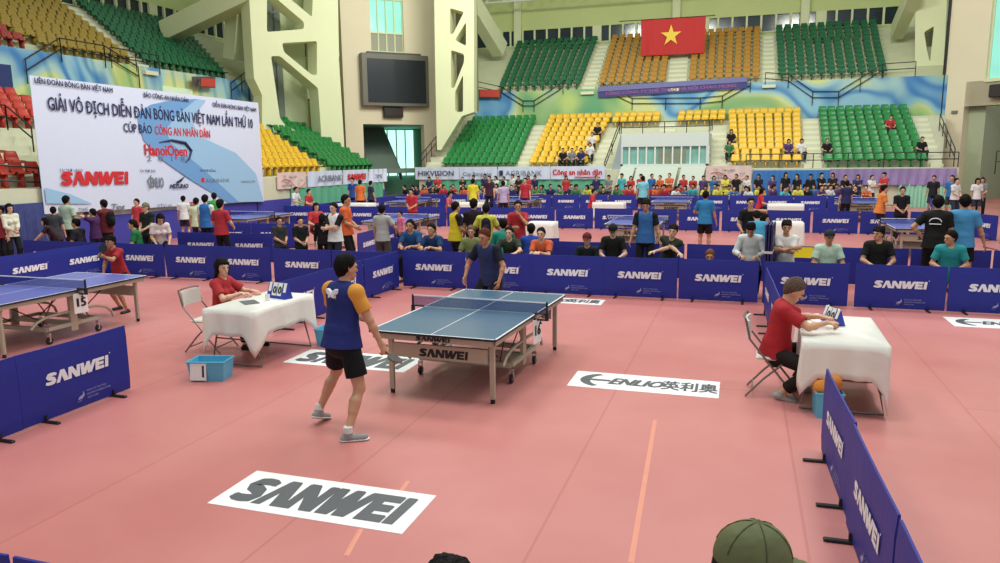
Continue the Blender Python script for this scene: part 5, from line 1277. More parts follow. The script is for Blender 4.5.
o = bpy.data.objects.new('orange_towel', np_mesh('towel', P_, Q_, RGB((226, 140, 50)))); COL.objects.link(o); o.location = (4.0, -.62, .02); tag(o, 'orange towel heaped in the cyan basket under the right table', 'towel')
def racket(label, loc, rot, col=(30, 26, 28), back=(150, 40, 40)):
    t = thing('table_tennis_racket', label, 'racket', tuple(loc)); t.rotation_euler = rot
    pts = [(.076*math.sin(a)*(1 if True else 1), .08*math.cos(a)+.165) for a in [2*PI*i/24 for i in range(24)]]
    MB().prism(pts, -.003, .003, 0).build('blade', M('racket_wood', (170, 120, 70), .5), t)
    MB().prism(pts, .003, .007, 0).build('rubber', M('racket_rubber_%d' % col[0], col, .5), t); MB().prism(pts, -.007, -.003, 0).build('rubber', M('racket_back_%d' % back[0], back, .5), t)
    MB().box(-.014, .014, -.02, .09, -.011, .011, ch=.004).build('handle', M('racket_handle', (120, 80, 50), .5), t); return t
# ================================================================ people
SKINS = [(206, 160, 130), (196, 148, 116), (184, 136, 104), (212, 170, 142)]
def htop(S): return float(max(S['hc'][2]+.125*1, S['hc'][2]+.1))
def pp(label, px, py, rz, pose, Y=None, X=None, H=1.68, h=.0085, dz=0, **kw):
    S = skeleton(pose); ht = htop(S)
    if kw.get('cap'): ht += .03
    if Y is not None: p = PY_(px, py, Y); s = p.z/ht; H = 1.72*s
    elif X is not None: p = PX(px, py, X); s = p.z/ht; H = 1.72*s
    else: s = H/1.72; p = G(px, py, ht*s+dz)
    H = min(max(H, 1.15), 1.86); s = H/1.72
    c, n = math.cos(rz), math.sin(rz); hx, hy = S['hc'][0]*s, S['hc'][1]*s
    x, y = p.x-(hx*c-hy*n), p.y-(hx*n+hy*c)
    if kw.pop('dbg', 0) or abs(H-1.7) > .16: print('PP %-60s x %.2f y %.2f H %.2f' % (label[:60], x, y, H))
    kw.setdefault('skin', SKINS[int(px*7) % 4])
    return person(label, x, y, rz, pose, H=H, h=h, z=dz, **kw)
def world(t, v):
    s = t.scale[0]; c, n = math.cos(t.rotation_euler[2]), math.sin(t.rotation_euler[2]); return Vector((t.location.x+(v[0]*c-v[1]*n)*s, t.location.y+(v[0]*n+v[1]*c)*s, t.location.z+v[2]*s))
CAMF = PI        # facing the camera side of the hall
STAND = dict(hands=[(-.25, .06, .84), (.25, .08, .84)], feet=[(-.12, .02, .08), (.12, -.03, .08)])
STAND2 = dict(hands=[(-.24, .12, .86), (.10, .30, 1.02)], feet=[(-.14, .05, .08), (.12, -.05, .08)], look=.4)
HIPS = dict(hands=[(-.20, .02, 1.0), (.26, .05, .86)], elbow=[(-1, -.5, 0), (.6, -.7, -.3)], feet=[(-.15, 0, .08), (.13, .05, .08)])
CROSS = dict(hands=[(.10, .235, 1.14), (-.10, .255, 1.17)], elbow=[(-.9, -.1, -.6), (.9, -.1, -.6)], hdir=[(1, .1, .1), (-1, .1, .1)], palm=[(0, -1, 0), (0, -1, 0)])
SIT = dict(pelvis=(0, 0, .46), lean=.12, feet=[(-.14, .40, .08), (.14, .42, .08)], hands=[(-.14, .34, .60), (.14, .34, .60)], knee=[(-.2, .6, 1), (.2, .6, 1)], palm=[(0, 0, -1), (0, 0, -1)])
SITLEAN = dict(pelvis=(0, 0, .46), lean=.35, feet=[(-.16, .30, .08), (.16, .34, .08)], hands=[(-.10, .50, .80), (.10, .50, .80)], knee=[(-.3, .6, 1), (.3, .6, 1)], nod=-.2, palm=[(0, 0, -1), (0, 0, -1)], hdir=[(.5, .8, -.1), (-.5, .8, -.1)])
SITX = dict(SIT, hands=[(.12, .28, .74), (-.12, .30, .77)], lean=.1, elbow=[(-.9, -.1, -.6), (.9, -.1, -.6)], hdir=[(1, .1, .1), (-1, .1, .1)], palm=[(0, -1, 0), (0, -1, 0)])
SITSIDE = dict(SIT, look=.7, lean=.2); SITSIDE2 = dict(SIT, look=-.6, lean=.25)
BEND = dict(lean=.6, pelvis=(0, -.1, .90), hands=[(-.22, .62, .80), (.18, .66, .80)], nod=-.3, feet=[(-.12, -.05, .08), (.12, -.05, .08)], palm=[(0, 0, -1), (0, 0, -1)])
TALK = dict(hands=[(-.05, .30, 1.22), (.10, .28, 1.18)], feet=[(-.12, .02, .08), (.12, -.03, .08)])
HOLD = dict(hands=[(-.06, .26, 1.0), (.06, .26, 1.0)])
BACKPACK = dict(STAND, hands=[(-.14, .24, 1.2), (.14, .24, 1.2)])
# -- the player in front of us
NP = dict(pelvis=(0, 0, .88), lean=.10, look=-.3, pyaw=-.05, feet=[(-.35, .01, .13), (.22, -.21, .08)], knee=[(-.2, 1, 0), (.25, 1, 0)], fdir=[(-.1, 1, -.35), (.75, .65, 0)],
          hands=[(-.12, .36, 1.02), (.36, .16, .80)], elbow=[(-1, -.5, -.4), (.9, -.6, -.1)], hdir=[None, (.25, .35, -.9)], curl=[.5, .9])
t, ps, S = pp('player in blue shirt with orange sleeves, black shorts, walking toward the middle table', 346, 255, -.22, NP, Y=-2.28, h=.007, hair='short', shirt=(34, 46, 122), sleevec=(236, 160, 56), pants=(20, 20, 26), shoes=(150, 150, 150), sleeve=.66, hem=.065, legs=.74, b=1.06, skin=(196, 146, 116), dbg=1)
for i in (0, 1):
    an, fd = S['an'][i], S['fd'][i]; up = nrm(V(0, 0, 1)-fd*fd[2])
    P_, Q_ = sdf_mesh([prim(an-up*.02, an+up*.06, .042, .043, cut=(an+up*.06, up), k=.01)], .007); inst(np_mesh('sock', P_, Q_, RGB((232, 232, 230))), 'sock', t)
    P_, Q_ = sdf_mesh([prim(an-up*.068+fd*-.036, an-up*.068+fd*.15, .046, .044, fl=[(up, 3)], k=.01)], .006); inst(np_mesh('sole', P_, Q_, M('sole_white', (225, 225, 220), .6)), 'sole', t)
# butterfly mark on the back and trim on the shorts
bk = S['P']+S['T']*.43-S['F']*.128; lm = M('mark_white', (235, 235, 240), .6, vary=.02)
wing = [(0, 0), (.012, .03), (.05, .055), (.062, .05), (.055, .012), (.03, -.006), (.035, -.03), (.01, -.022)]
mb = MB(); m4 = frame(bk, -S['R'], S['T'])
for s in (-1, 1): mb.prism([(s*x, y) for x, y in wing], -.03, .006, 0, m4)
put_text(mb, 'Butterfly', 0, -.055, .014, 0, m4 @ Matrix.Translation((0, 0, .006)), center=True, bold=.1)
mb.build('back_mark', lm, ps['shirt'])
w = world(t, S['wr'][1]); racket('racket with dark rubber in the hand of the player in blue and orange', w+Vector((.02, .03, -.07)), (math.radians(200), .2, 1.2), back=(34, 30, 34))
# -- the far player of the middle table
FP = dict(lean=.28, pelvis=(0, -.05, .86), feet=[(-.26, .05, .08), (.26, -.02, .08)], hands=[(-.30, .24, .84), (.30, .26, .86)], elbow=[(-1, -.5, -.2), (1, -.5, -.2)], nod=.05, look=-.1)
t, ps, S = pp('player in dark blue sports shirt at the far end of the middle table', 484, 229, CAMF-.2, FP, Y=1.95, h=.008, shirt=(44, 62, 112), sleevec=(28, 32, 52), pants=(24, 26, 34), sleeve=.7, legs=.75, b=1.05, skin=(188, 132, 100), hair='short', hairc=(96, 48, 36), dbg=1)
# -- umpires
UW = dict(pelvis=(0, 0, .47), lean=.06, feet=[(-.10, .46, .08), (.13, .42, .08)], knee=[(-.2, .6, 1), (.2, .6, 1)], hands=[(-.10, .44, .80), (.12, .40, .80)], elbow=[(-.7, -.3, -.5), (.7, -.3, -.5)], hdir=[(.3, 1, -.1), (-.4, 1, -.1)], palm=[(0, 0, -1), (0, 0, -1)], look=-.45)
t, ps, S = pp('woman umpire in red shirt and dark trousers seated at the left umpire table', 222, 259, -PI/2+.1, UW, X=-3.88, h=.007, female=True, b=.92, hair='bob', shirt=(190, 44, 50), pants=(30, 28, 34), sleeve=.75, legs=1.9, hem=.06, shoes=(40, 36, 36), skin=(214, 168, 140), dbg=1)
UM = dict(pelvis=(0, 0, .47), lean=.12, feet=[(-.14, .22, .08), (.20, .06, .09)], knee=[(-.2, .6, 1), (.2, .6, 1)], fdir=[(-.1, 1, 0), (.2, 1, -.3)], hands=[(-.14, .46, .82), (.14, .46, .82)], elbow=[(-.8, -.3, -.4), (.8, -.3, -.3)], hdir=[(.5, .8, -.1), (-.2, 1, -.1)], palm=[(0, 0, -1), (0, 0, -1)], nod=.5, curl=[.6, 1.0])
t, ps, S = pp('grey-haired man umpire in red shirt writing at the right umpire table', 795, 279, -PI/2+.05, UM, Y=-.02, h=.007, hair='short', hairc=(96, 78, 68), shirt=(184, 34, 44), pants=(34, 28, 28), sleeve=.75, legs=1.85, hem=.06, shoes=(170, 170, 165), b=1.0, skin=(206, 156, 124), dbg=1)
# -- the boy at the left table
BP_ = dict(lean=.2, pelvis=(0, 0, .85), feet=[(-.22, .1, .08), (.24, -.1, .08)], hands=[(.02, .34, 1.22), (.26, .20, .80)], elbow=[(-1, .2, -.4), (1, -.4, -.1)], hdir=[(.8, .3, .5), None], curl=[.9, .4])
t, ps, S = pp('young player in red shirt behind the left table raising a racket', 110, 236, CAMF-.1, BP_, Y=1.62, h=.009, shirt=(176, 38, 50), sleeve=.7, pants=(30, 30, 40), legs=.7, b=.95, hair='thick', dbg=1)
w = world(t, S['wr'][0]); racket('dark racket raised by the young player in red', w+Vector((-.02, -.08, .0)), (PI/2-.2, .5, .2))
# -- cap man in the foreground, and the crown of a head at the bottom edge
t, ps, S = pp('person in olive-green cap at the bottom edge right of centre', 757, 521, -1.25, dict(STAND, nod=.1), H=1.66, h=.007, cap='front', capc=(108, 114, 76), shirt=(90, 96, 80), pants=(40, 40, 44), legs=1.9, dbg=1)
capo = ps['cap']; hc, hu, hf, hr = S['hc'], S['hu'], S['hf'], S['hr']; c = hc+hu*.045-hf*.012
mb = MB()
for k in range(6):
    a0 = k*PI/3+.5; mb.tube([c+hu*(.1095*math.cos(q)*.98)+(hf*math.cos(a0)+hr*.87*math.sin(a0))*(.1095*math.sin(q)) for q in [i*.26 for i in range(6)]], .0016, n=4)
mb.build('seam', M('cap_seam', (66, 72, 44), .8), capo)
pp('person whose dark hair just shows at the bottom edge', 449, 562, 0, STAND, H=1.6, h=.009, shirt=(60, 60, 70), pants=(40, 40, 50), legs=1.9, face=False)
# -- people behind the first row of barriers, left to right
seated = []
def sp(label, px, py, rz, pose, Y, **kw):
    S = skeleton(pose); d = min(max(PY_(px, py, Y).z-htop(S)-(.03 if kw.get('cap') else 0), -.34), .34); pose = dict(pose, pelvis=(0, 0, .46+d))
    if 'lean' in pose and pose['lean'] < .3: pose['hands'] = [(a, b, c+d) for a, b, c in pose['hands']]
    r = pp(label, px, py, rz, pose, Y=Y, **kw); t = r[0]; s = t.scale[0]
    o = stool(t.location.x, t.location.y, rz, 'low blue stool under the '+' '.join(label.split(' seated')[0].split()[:9])); o.scale = (1, 1, max(.1, (.46+d-.125)*s/.36)); return r
pp('young person in charcoal shirt facing right, left of the slanting barriers', 279, 217, -PI/2-.5, HOLD, Y=6.1, shirt=(52, 56, 58), sleeve=.8, legs=1.9)
pp('young person in black shirt beside the charcoal-shirted one', 300, 217, -PI/2-.7, HOLD, Y=6.0, shirt=(24, 30, 30), sleeve=.8, legs=1.9)
pp('person in black with long dark hair standing behind the white polo man', 322, 214, .3, dict(STAND, nod=.2), Y=6.9, female=True, b=.92, hair='long', shirt=(26, 22, 26), sleeve=1.8, pants=(24, 24, 30), legs=1.9)
pp('man in white polo with black sleeves, arms crossed', 333, 203, CAMF-.15, CROSS, Y=6.2, shirt=(232, 234, 232), sleevec=(26, 26, 32), pants=(40, 44, 60), legs=1.9, sleeve=.7)
pp('man in orange shirt and black trousers standing behind the white polo man', 346, 195, -PI/2+.2, HOLD, Y=7.0, shirt=(232, 100, 52), pants=(24, 24, 28), legs=1.9, hair='short')
t, ps, S = pp('man in grey shirt and grey shorts with his back to us', 382, 205, .1, dict(STAND, hands=[(-.24, .1, .86), (.34, .25, 1.02)]), Y=6.9, shirt=(172, 172, 170), pants=(84, 84, 82), legs=.8)
w = world(t, S['wr'][1]); racket('racket held out by the man in grey shirt', w+Vector((.05, .02, 0)), (0, PI/2, -1.2))
sp('man in blue shirt with lime collar seated, resting arms on the barrier', 410, 220, CAMF, SITLEAN, 6.0, shirt=(32, 82, 140), legs=1.9)
sp('man in navy and blue shirt seated beside the lime-collared one', 431, 224, CAMF-.1, SITLEAN, 6.0, shirt=(28, 60, 110), legs=1.9)
pp('man in bright yellow shirt standing with his back to us', 456, 202, -.7, HOLD, Y=7.0, shirt=(238, 206, 30), sleevec=(40, 36, 40), pants=(30, 32, 44), legs=1.9)
pp('man in black shirt with lettered back beside the yellow-shirted man', 474, 199, .2, dict(STAND, look=-.3), Y=7.2, shirt=(38, 26, 40), pants=(26, 24, 34), legs=1.9)
t, ps, S = pp('person in yellow shirt carrying a dark backpack behind the far player', 486, 204, .3, BACKPACK, Y=7.0, shirt=(220, 214, 70), pants=(30, 30, 40), legs=1.9)
def backpack(par, S, label, col):
    F, T, R, P = S['F'], S['T'], S['R'], S['P']; c = P+T*.28-F*.20
    P_, Q_ = sdf_mesh([prim(c-T*.10, c+T*.10, .12, .11, fl=[(F, 1.5)]), prim(c-T*.08-F*.07, c-T*.02-F*.07, .07, fl=[(F, 1.5)])], .014)
    o = bpy.data.objects.new('backpack', np_mesh('backpack', P_, Q_, RGB(col))); COL.objects.link(o); o.location = par.location; o.rotation_euler = par.rotation_euler; o.scale = par.scale; tag(o, label, 'backpack'); return o
backpack(t, S, 'dark backpack on the person in yellow shirt', (36, 30, 40))
sp('older man in green patterned shirt seated behind the far player', 471, 226, CAMF+.2, SIT, 6.1, shirt=(128, 138, 78), hairc=(110, 90, 70), legs=1.9)
sp('person in teal shirt seated with the back of the head to us', 503, 219, .4, SIT, 6.6, shirt=(30, 150, 130), face=False, legs=1.9)
sp('man in dark camouflage shirt seated with one arm over the barrier', 509, 227, CAMF+.05, dict(SITLEAN, hands=[(-.22, .62, .74), (.18, .45, .80)]), 6.0, shirt=(52, 62, 44), legs=1.9)
pp('man in red shirt standing with hands at his mouth', 518, 201, CAMF+.3, dict(STAND, hands=[(-.03, .20, 1.42), (.10, .25, 1.15)]), Y=7.1, shirt=(192, 40, 48), pants=(30, 30, 38), legs=.8)
sp('child in bright blue shirt seated behind the orange-shirted man', 531, 224, .2, SIT, 6.7, shirt=(34, 70, 176), face=False, legs=1.9)
sp('man in orange and white shirt seated with clasped hands over the barrier', 541, 228, CAMF, dict(SITLEAN, hands=[(-.03, .52, .76), (.03, .52, .76)]), 6.0, shirt=(228, 98, 56), legs=1.9)
sp('boy in black shirt and dark red cap seated behind the gap in the barriers', 587, 232, CAMF, SIT, 5.95, shirt=(26, 32, 36), capc=(110, 34, 40), cap='front', legs=1.9, b=.86)
sp('man in black shirt and black cap seated looking down', 613, 223, CAMF+.1, dict(SIT, nod=.3), 6.05, shirt=(28, 28, 28), capc=(30, 30, 34), cap='front', legs=1.9)
pp('man in blue shirt with black sleeves standing with hands lowered', 646, 200, CAMF, dict(STAND, nod=.15, hands=[(-.32, .1, .85), (.30, .16, .84)]), Y=7.15, shirt=(48, 104, 176), sleevec=(22, 24, 30), pants=(24, 26, 34), legs=1.9, b=1.08, hair='thick')
sp('person in green floral black shirt seated leaning to one side', 673, 225, CAMF-.2, dict(SITLEAN, side=-.25, hands=[(.18, .5, .80), (-.38, .42, .78)]), 6.1, shirt=(44, 56, 40), legs=1.9, hair='thick', female=True, b=.95)
sp('person with brown hair seated so low that only the crown shows', 710, 250, CAMF, dict(SIT, lean=.3, nod=.0), 5.85, shirt=(120, 80, 70), hairc=(120, 72, 50), legs=1.9)
sp('man in white long-sleeved shirt seated with lowered head', 751, 223, CAMF-.1, dict(SIT, nod=.45, lean=.25), 6.0, shirt=(222, 228, 226), sleeve=1.8, legs=1.9, hair='thick')
sp('young man in white polo seated with folded arms before a yellow chair', 787, 221, CAMF+.05, SITX, 6.0, shirt=(236, 236, 230), legs=1.9, hair='thick')
sp('man in pale green polo and dark cap seated', 830, 229, CAMF+.1, SIT, 5.95, shirt=(190, 220, 196), cap='front', capc=(40, 44, 52), legs=1.9, b=1.05)
sp('man in black polo with pale piping seated, looking sideways', 879, 227, CAMF, dict(SIT, look=-.8), 6.0, shirt=(28, 28, 28), legs=1.9, b=1.08, hair='thick')
sp('man in turquoise shirt seated in profile at the right', 951, 231, CAMF-.2, dict(SITSIDE2, look=-.9), 6.05, shirt=(38, 158, 160), legs=1.9, b=1.08)
t, ps, S = pp('man in black shirt with round white print standing, hand on hip', 939, 196, -.35, dict(HIPS, look=.2), Y=7.05, shirt=(24, 24, 24), cap=None, hair='short', pants=(22, 22, 24), legs=1.2, b=1.1)
mb = MB(); bkp = S['P']+S['T']*.36-S['F']*.150; m4 = frame(bkp, -S['R'], S['T'])
mb.tube([m4 @ Vector((.09*math.cos(a*PI/9), .06*math.sin(a*PI/9), .0)) for a in range(10)], .008, n=5); mb.box(-.09, .09, -.045, -.03, -.01, .012, 0, m4); mb.build('back_print', lm, ps['shirt'])
t, ps, S = pp('man in light blue shirt and black shorts holding a racket by his side', 966, 191, -.3, dict(STAND, hands=[(-.24, .12, .9), (.34, .10, .86)], look=.3), Y=7.35, shirt=(66, 150, 206), pants=(24, 24, 28), legs=.78, b=1.06)
w = world(t, S['wr'][1]); racket('racket held down by the man in light blue shirt', w+Vector((.0, .0, -.06)), (math.radians(190), .2, 1.0), (120, 30, 34))
# chair with a yellow back behind the young man in white, draped table
folding_chair('yellow folding chair behind the young man in white polo', 4.25, 6.55, PI, M('chair_yellow', (240, 210, 30), .5))
q_ = G(788, 222, .75)
umpire_table('draped table behind the young man in white polo', q_.x, q_.y, .8, .7, 0, 7, drop=.66, corner=.2)
q_ = G(542, 222, .75)
umpire_table('draped table behind the orange-shirted man', q_.x, q_.y, .8, .7, 0, 8, drop=.66, corner=.05)
# second court and further
t, ps, S = pp('man in light blue shirt on the second court with his back to us', 706, 191, -.1, dict(STAND, hands=[(-.2, .3, 1.1), (.30, .1, .84)]), H=1.7, h=.012, shirt=(40, 130, 190), pants=(24, 24, 30), legs=.8, b=1.05)
pp('man in black shirt drinking from a bottle on the second court', 751, 198, CAMF+.2, dict(STAND, hands=[(-.06, .16, 1.44), (.2, .2, .95)], elbow=[(-1, .2, -.1), (.6, -.7, -.3)]), Y=9.2, h=.012, shirt=(30, 28, 32), pants=(28, 28, 34), legs=.9)
sp('person in sky blue shirt seated before the drinking man', 757, 211, .2, dict(SIT, nod=.4, lean=.3), 8.9, shirt=(60, 160, 200), h=.012, face=False)
sp('umpire in red shirt seated beside the draped second-court table', 765, 214, -PI/2, SIT, 9.8, shirt=(200, 40, 56), h=.012, hair='bob')
pp('player in orange shirt on the right second court, seen from the side', 885, 185, -PI/2+.2, dict(STAND, hands=[(-.1, .34, 1.1), (.1, .3, 1.1)], lean=.1), Y=16.9, h=.012, shirt=(240, 136, 60), pants=(36, 32, 40), legs=.75)
pp('man in black shirt facing us by the right second-court table', 903, 187, CAMF, HOLD, Y=16.2, h=.012, shirt=(26, 24, 32), pants=(26, 26, 34), legs=1.9)
pp('person in navy shirt at the far right table with back to us', 847, 181, .2, STAND, Y=22.2, h=.014, shirt=(44, 44, 96), pants=(24, 24, 34), legs=1.9, face=False)
pp('umpire in red shirt seated at the white table on the left second court', 316, 203, -PI/2-.6, dict(SIT), Y=11.8, h=.012, shirt=(206, 50, 60), hair='bob')
umpire_table('small white-draped table before the left second-court umpire', -8.5, 11.0, .7, 1.0, 0, 4, drop=.6, corner=.08)
pp('child in pink shirt beside the grey-shirted man', 400, 212, CAMF-.5, STAND, Y=10.9, h=.012, shirt=(230, 110, 150), pants=(40, 40, 80))
pp('player in red shirt facing us at the left second-court table', 411, 189, CAMF, dict(HOLD, lean=.1), Y=15.6, h=.012, shirt=(204, 44, 60), pants=(30, 30, 44), legs=1.9)
pp('person in orange shirt and black shorts near the side stand', 360, 180, .1, STAND, Y=21.0, h=.014, shirt=(236, 110, 50), pants=(28, 26, 30), face=False)
pp('person in blue shirt standing near the side stand banner', 352, 178, CAMF, STAND, Y=22.5, h=.014, shirt=(40, 80, 170), pants=(30, 30, 40), legs=1.9)
pp('person in dark shirt standing by the orange-shirted one', 371, 181, -.6, STAND, Y=22.0, h=.014, shirt=(60, 60, 90), pants=(30, 30, 40), legs=1.9)
sp('person in white shirt seated by the far white table', 296, 187, -PI/2, SIT, 18.9, h=.014, shirt=(226, 230, 232))
sp('person in red shirt seated by the far white table', 309, 189, -PI/2, SIT, 19.0, h=.014, shirt=(200, 50, 60))
umpire_table('far white-draped table near the side stand', -12.9, 20.4, .8, 1.5, PI/2, 9, drop=.65, corner=.05)
pp('player in yellow shirt standing by the far left table', 473, 179, .1, STAND, Y=22.0, h=.014, shirt=(236, 214, 40), pants=(30, 28, 34), face=False)
pp('person in dark purple shirt near the far left table', 489, 176, CAMF, STAND, Y=24.5, h=.014, shirt=(70, 40, 60), pants=(30, 28, 40), legs=1.9)
pp('person in lilac shirt at the farthest left table', 503, 181, .5, STAND, Y=20.6, h=.014, shirt=(190, 170, 210), pants=(40, 38, 60))
pp('player in red shirt standing before the farthest barriers', 525, 178, CAMF, STAND, Y=23.5, h=.014, shirt=(206, 44, 60), pants=(60, 40, 60))
pp('player in pale turquoise shirt by the farthest middle table', 643, 176, .2, STAND, Y=24.2, h=.014, shirt=(120, 206, 220), pants=(40, 44, 60), face=False)
sp('umpire in red shirt seated at the far cream-draped table', 594, 189, -PI/2, SIT, 22.6, h=.014, shirt=(214, 48, 60))
umpire_table('far draped table beside the red-shirted umpire', G(606, 201, .75).x+.3, 22.4, .7, 1.3, PI/2, 3, drop=.6, corner=.05)
sp('umpire in red shirt seated by the far right white table', 763, 188, -PI/2, SIT, 22.6, h=.014, shirt=(216, 44, 66), hair='bob')
umpire_table('far white-draped table right of the red-shirted umpire', G(775, 199, .75).x+.25, 22.3, 1.3, .7, 0, 6, drop=.65, corner=.05)
umpire_table('far white-draped table near the player in yellow', G(464, 202, .75).x+.3, 21.6, 1.2, .7, 0, 12, drop=.65, corner=.05)
sp('umpire in pink shirt seated at the white table near the player in yellow', 450, 192, -PI/2, SIT, 21.6, h=.014, shirt=(214, 90, 110))
# people of the left court
pp('woman in cream top standing in profile at the left edge', 9, 204, -PI/2-.2, dict(STAND, hands=[(.0, .3, 1.0), (.1, .3, 1.0)]), X=-14.7, shirt=(226, 222, 200), sleeve=1.6, hair='tail', female=True, b=.92, pants=(34, 34, 44), legs=1.9)
pp('person in dark red shirt cut by the left edge', -1, 206, CAMF, STAND, X=-14.9, shirt=(150, 40, 48), pants=(34, 34, 44), legs=1.9)
pp('woman in brown shirt bending over the barrier with outstretched arms', 44, 218, PI/2+.6, BEND, Y=5.9, shirt=(62, 40, 44), hair='long', female=True, b=.92, pants=(34, 34, 44), legs=1.9)
pp('man in pale green shirt standing with his back to us', 66, 196, .1, STAND, Y=7.1, shirt=(182, 206, 184), pants=(60, 64, 70), legs=1.9)
pp('person in dark grey shirt behind the bending woman', 53, 207, .6, STAND, Y=6.6, shirt=(60, 66, 76), pants=(40, 40, 50), legs=1.9)
sp('person in dark shirt seated facing left beside the pale green back', 75, 219, PI/2+.3, SIT, 6.0, shirt=(40, 36, 48), legs=1.9)
t, ps, S = pp('person in purple shirt holding a camera to the face', 92, 209, PI/2+.2, dict(STAND, hands=[(-.07, .22, 1.50), (.08, .22, 1.50)]), Y=6.3, shirt=(74, 34, 90), pants=(40, 40, 60), legs=1.9)
w = world(t, S['hc']+S['hf']*.2); cm = thing('camera', 'black camera held up by the person in purple', 'camera', tuple(w), t.rotation_euler[2]); MB().box(-.06, .06, -.03, .03, -.04, .04, ch=.008).build('camera_body', rubber, cm); MB().lathe([(.001, 0), (.03, 0), (.032, .06), (.001, .06)], 0, 12, Matrix.Rotation(-PI/2, 4, 'X')).build('lens', tedge, cm)
t, ps, S = pp('man in dark red shirt with a black backpack', 103, 200, PI/2-.1, dict(STAND, hands=[(-.1, .35, 1.05), (.12, .35, 1.05)]), Y=6.9, shirt=(112, 36, 44), sleeve=1.8, pants=(36, 32, 40), legs=1.9, b=1.06)
backpack(t, S, 'black backpack on the man in dark red', (22, 22, 24))
pp('person in red shirt standing far behind the striped shirt', 136, 199, CAMF, STAND, Y=9.6, h=.012, shirt=(214, 60, 70), pants=(40, 40, 60))
pp('man in black striped shirt and grey cap facing us', 145, 202, CAMF, HOLD, Y=6.7, shirt=(34, 42, 40), cap='front', capc=(120, 116, 96), pants=(40, 40, 44), legs=1.9, b=1.1)
sp('person in green shirt seated beside the striped shirt', 132, 220, PI/2+.6, SIT, 6.0, shirt=(28, 120, 66), legs=1.9)
sp('woman in white top seated bending over her bag', 160, 214, -PI/2-.6, dict(SIT, lean=.4, nod=.3), 6.3, shirt=(226, 214, 212), female=True, b=.92, hair='long', legs=1.9)
pp('person in lime and white shirt behind the blue-vested man', 196, 198, .3, STAND, Y=9.2, h=.012, shirt=(220, 232, 190), pants=(40, 44, 60), legs=1.9)
pp('man in blue and white sports shirt with his back to us', 205, 195, .2, STAND, Y=8.4, h=.011, shirt=(46, 110, 190), sleevec=(214, 226, 220), pants=(24, 28, 44), legs=1.9)
pp('person in green shirt far behind the blue and white shirt', 214, 193, .4, STAND, Y=11.2, h=.012, shirt=(60, 170, 70), pants=(40, 40, 50), legs=1.9)
pp('person in red shirt and black trousers with back to us', 220, 200, .1, dict(STAND, hands=[(-.2, .25, 1.0), (.2, .25, 1.0)]), Y=7.0, shirt=(186, 44, 56), pants=(28, 26, 34), legs=1.9, hair='thick')
pp('player in white shirt by the far left table', 183, 196, .4, STAND, X=-14.6, h=.014, shirt=(228, 230, 230), pants=(50, 50, 70))
# ================================================================ the crowd between the last barriers and the stands
PAL = dict(red=(200, 50, 58), orange=(226, 98, 48), white=(228, 228, 228), black=(34, 32, 38), navy=(44, 50, 104), blue=(46, 110, 180), yellow=(226, 214, 70), green=(58, 130, 80), grey=(130, 134, 140), pink=(220, 130, 140), purple=(88, 60, 120), turquoise=(70, 180, 190))
CP = [('stand', STAND, .9), ('cross', CROSS, 1.9), ('hold', HOLD, 1.9), ('sit', SIT, 1.9), ('side', SITSIDE, 1.9), ('lean', SITLEAN, 1.9), ('look', SITSIDE2, .9)]
rc_ = random.Random(11); crowd = []
def cc(px):
    if px < 470: return ['red', 'black', 'orange', 'navy', 'red', 'grey', 'green', 'black']
    if px < 560: return ['navy', 'grey', 'red', 'black', 'white', 'blue', 'green']
    if px < 620: return ['green', 'yellow', 'red', 'black', 'navy', 'grey']
    if px < 700: return ['red', 'orange', 'white', 'blue', 'red', 'red', 'turquoise', 'black']
    if px < 860: return ['navy', 'yellow', 'white', 'black', 'blue', 'turquoise', 'yellow', 'purple', 'black']
    return ['white', 'red', 'black', 'pink', 'blue', 'grey', 'orange', 'navy']
rows = [('front seated row', 29.35, 7.9, .56, 'sit', 0), ('second seated row', 30.2, 8.3, .58, 'sit', 0), ('standing row', 31.3, 9.6, .54, 'stand', 0)]
for rn, Y0, xm, dx, kind, dz in rows:
    x = -15.2
    while x < xm:
        x += dx*rc_.uniform(.75, 1.35); y = Y0+rc_.uniform(-.22, .22); q = proj((x, y, 1.2))
        if rn == 'standing row' and (q[0] < 470 and rc_.random() < .6 or 545 < q[0] < 610 and rc_.random() < .5): continue
        col = rc_.choice(cc(q[0]))
        crowd.append((rn, x, y, kind, col))
for i, (px, X_, Y_) in enumerate(((962, 11.3, 26.2), (970, 11.2, 25.2), (985, 12.1, 25.8), (950, 10.9, 27.4), (994, 12.6, 27))): crowd.append(('group before the right corner', X_, Y_, 'stand', ['blue', 'white', 'white', 'black', 'grey'][i]))
cnt = {}
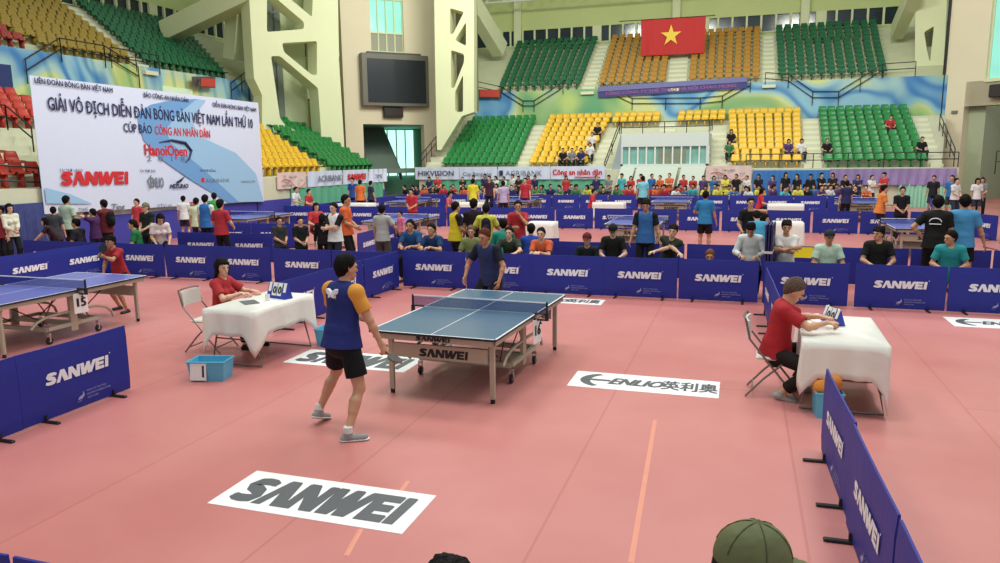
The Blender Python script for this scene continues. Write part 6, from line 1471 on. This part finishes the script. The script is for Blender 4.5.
for rn, x, y, kind, col in sorted(crowd, key=lambda c: c[1]):
    k = (rn, col); cnt[k] = cnt.get(k, 0)+1
    tmpl = rc_.choice([c for c in CP if (c[0] in ('stand', 'cross', 'hold')) == (kind == 'stand')])
    hs = rc_.choice(['short', 'thick', 'bob']); 
    H = rc_.uniform(1.58, 1.76)
    rz = CAMF+rc_.uniform(-.7, .7)
    lab = '%s person in %s shirt, %s such from left, %s behind the last barriers' % ('standing' if kind == 'stand' else 'seated', col, ORD[min(cnt[k]-1, 19)], rn.replace('front seated', 'front').replace('second seated', 'second').replace('standing ', 'rear '))
    if rn.startswith('group'): lab = 'standing person in %s shirt, %s such from the left, before the right corner' % (col, ORD[cnt[k]-1])
    person(lab, x, y, rz, tmpl[1], H=H, h=.022, hair=hs, shirt=PAL[col], pants=rc_.choice([(30, 30, 38), (50, 54, 80), (60, 60, 62)]), legs=tmpl[2], group='crowd behind the last barriers', face=False, skin=rc_.choice(SKINS),
           hairc=rc_.choice([(22, 18, 18), (34, 26, 24)]), key=('crowd', tmpl[0], hs))
# benches under the seated rows
for nm, Y0, lab in (('front', 29.3, 'long low bench under the front row of the crowd'), ('second', 30.15, 'long low bench under the second row of the crowd')):
    mb = MB().box(-13.3, 8.6, Y0-.12, Y0+.16, .32, .36)
    for i in range(16): mb.box(-13.2+i*1.45, -13.1+i*1.45, Y0-.1, Y0+.14, 0, .32)
    tag(mb.build('bench', M('bench_grey', (110, 110, 112), .7)), lab, 'bench')
# people sitting in the stands
for lab, px, py, row, col, hr_ in (('person in black seated high beside the booth steps', 597.5, 137, 5, 'black', 'short'), ('person in white seated by the steps left of the booth', 592, 150, 3, 'white', 'short'), ('person in white seated low beside the booth steps', 590, 156, 1, 'white', 'bob'),
        ('person in grey seated low in the yellow block', 572, 158, 0, 'grey', 'short'), ('person in dark blue seated low in the yellow block', 581, 160, 0, 'navy', 'bob'), ('person in black at the foot of the yellow block', 563, 162, 0, 'black', 'short'),
        ('person in black seated right of the booth', 731, 139.5, 3, 'black', 'long'), ('person in olive seated below the one in black, right of booth', 729, 152, 1, 'green', 'bob'),
        ('person in dark pink seated in the right yellow block', 788, 150, 1, 'purple', 'bob'), ('person in white seated at the edge of the right yellow block', 801, 149.5, 1, 'white', 'bob'), ('person in black seated at the foot of the right green block', 826, 157, 1, 'black', 'short'),
        ('person in red seated in the middle of the right green block', 889.5, 131, 5, 'red', 'short'), ('person in black seated at the end of the right green block', 921, 150, 1, 'black', 'short')):
    y, z = low_row(row); S = skeleton(SIT); p = PY_(px, py, y); 
    person(lab, p.x, y+.02, CAMF+.1, SIT, H=1.68, h=.022, z=z-.02, hair=hr_, shirt=PAL[col], pants=(40, 40, 50), legs=1.9, face=False, key=('crowd', 'sit', hr_), group='people sitting in the stands')
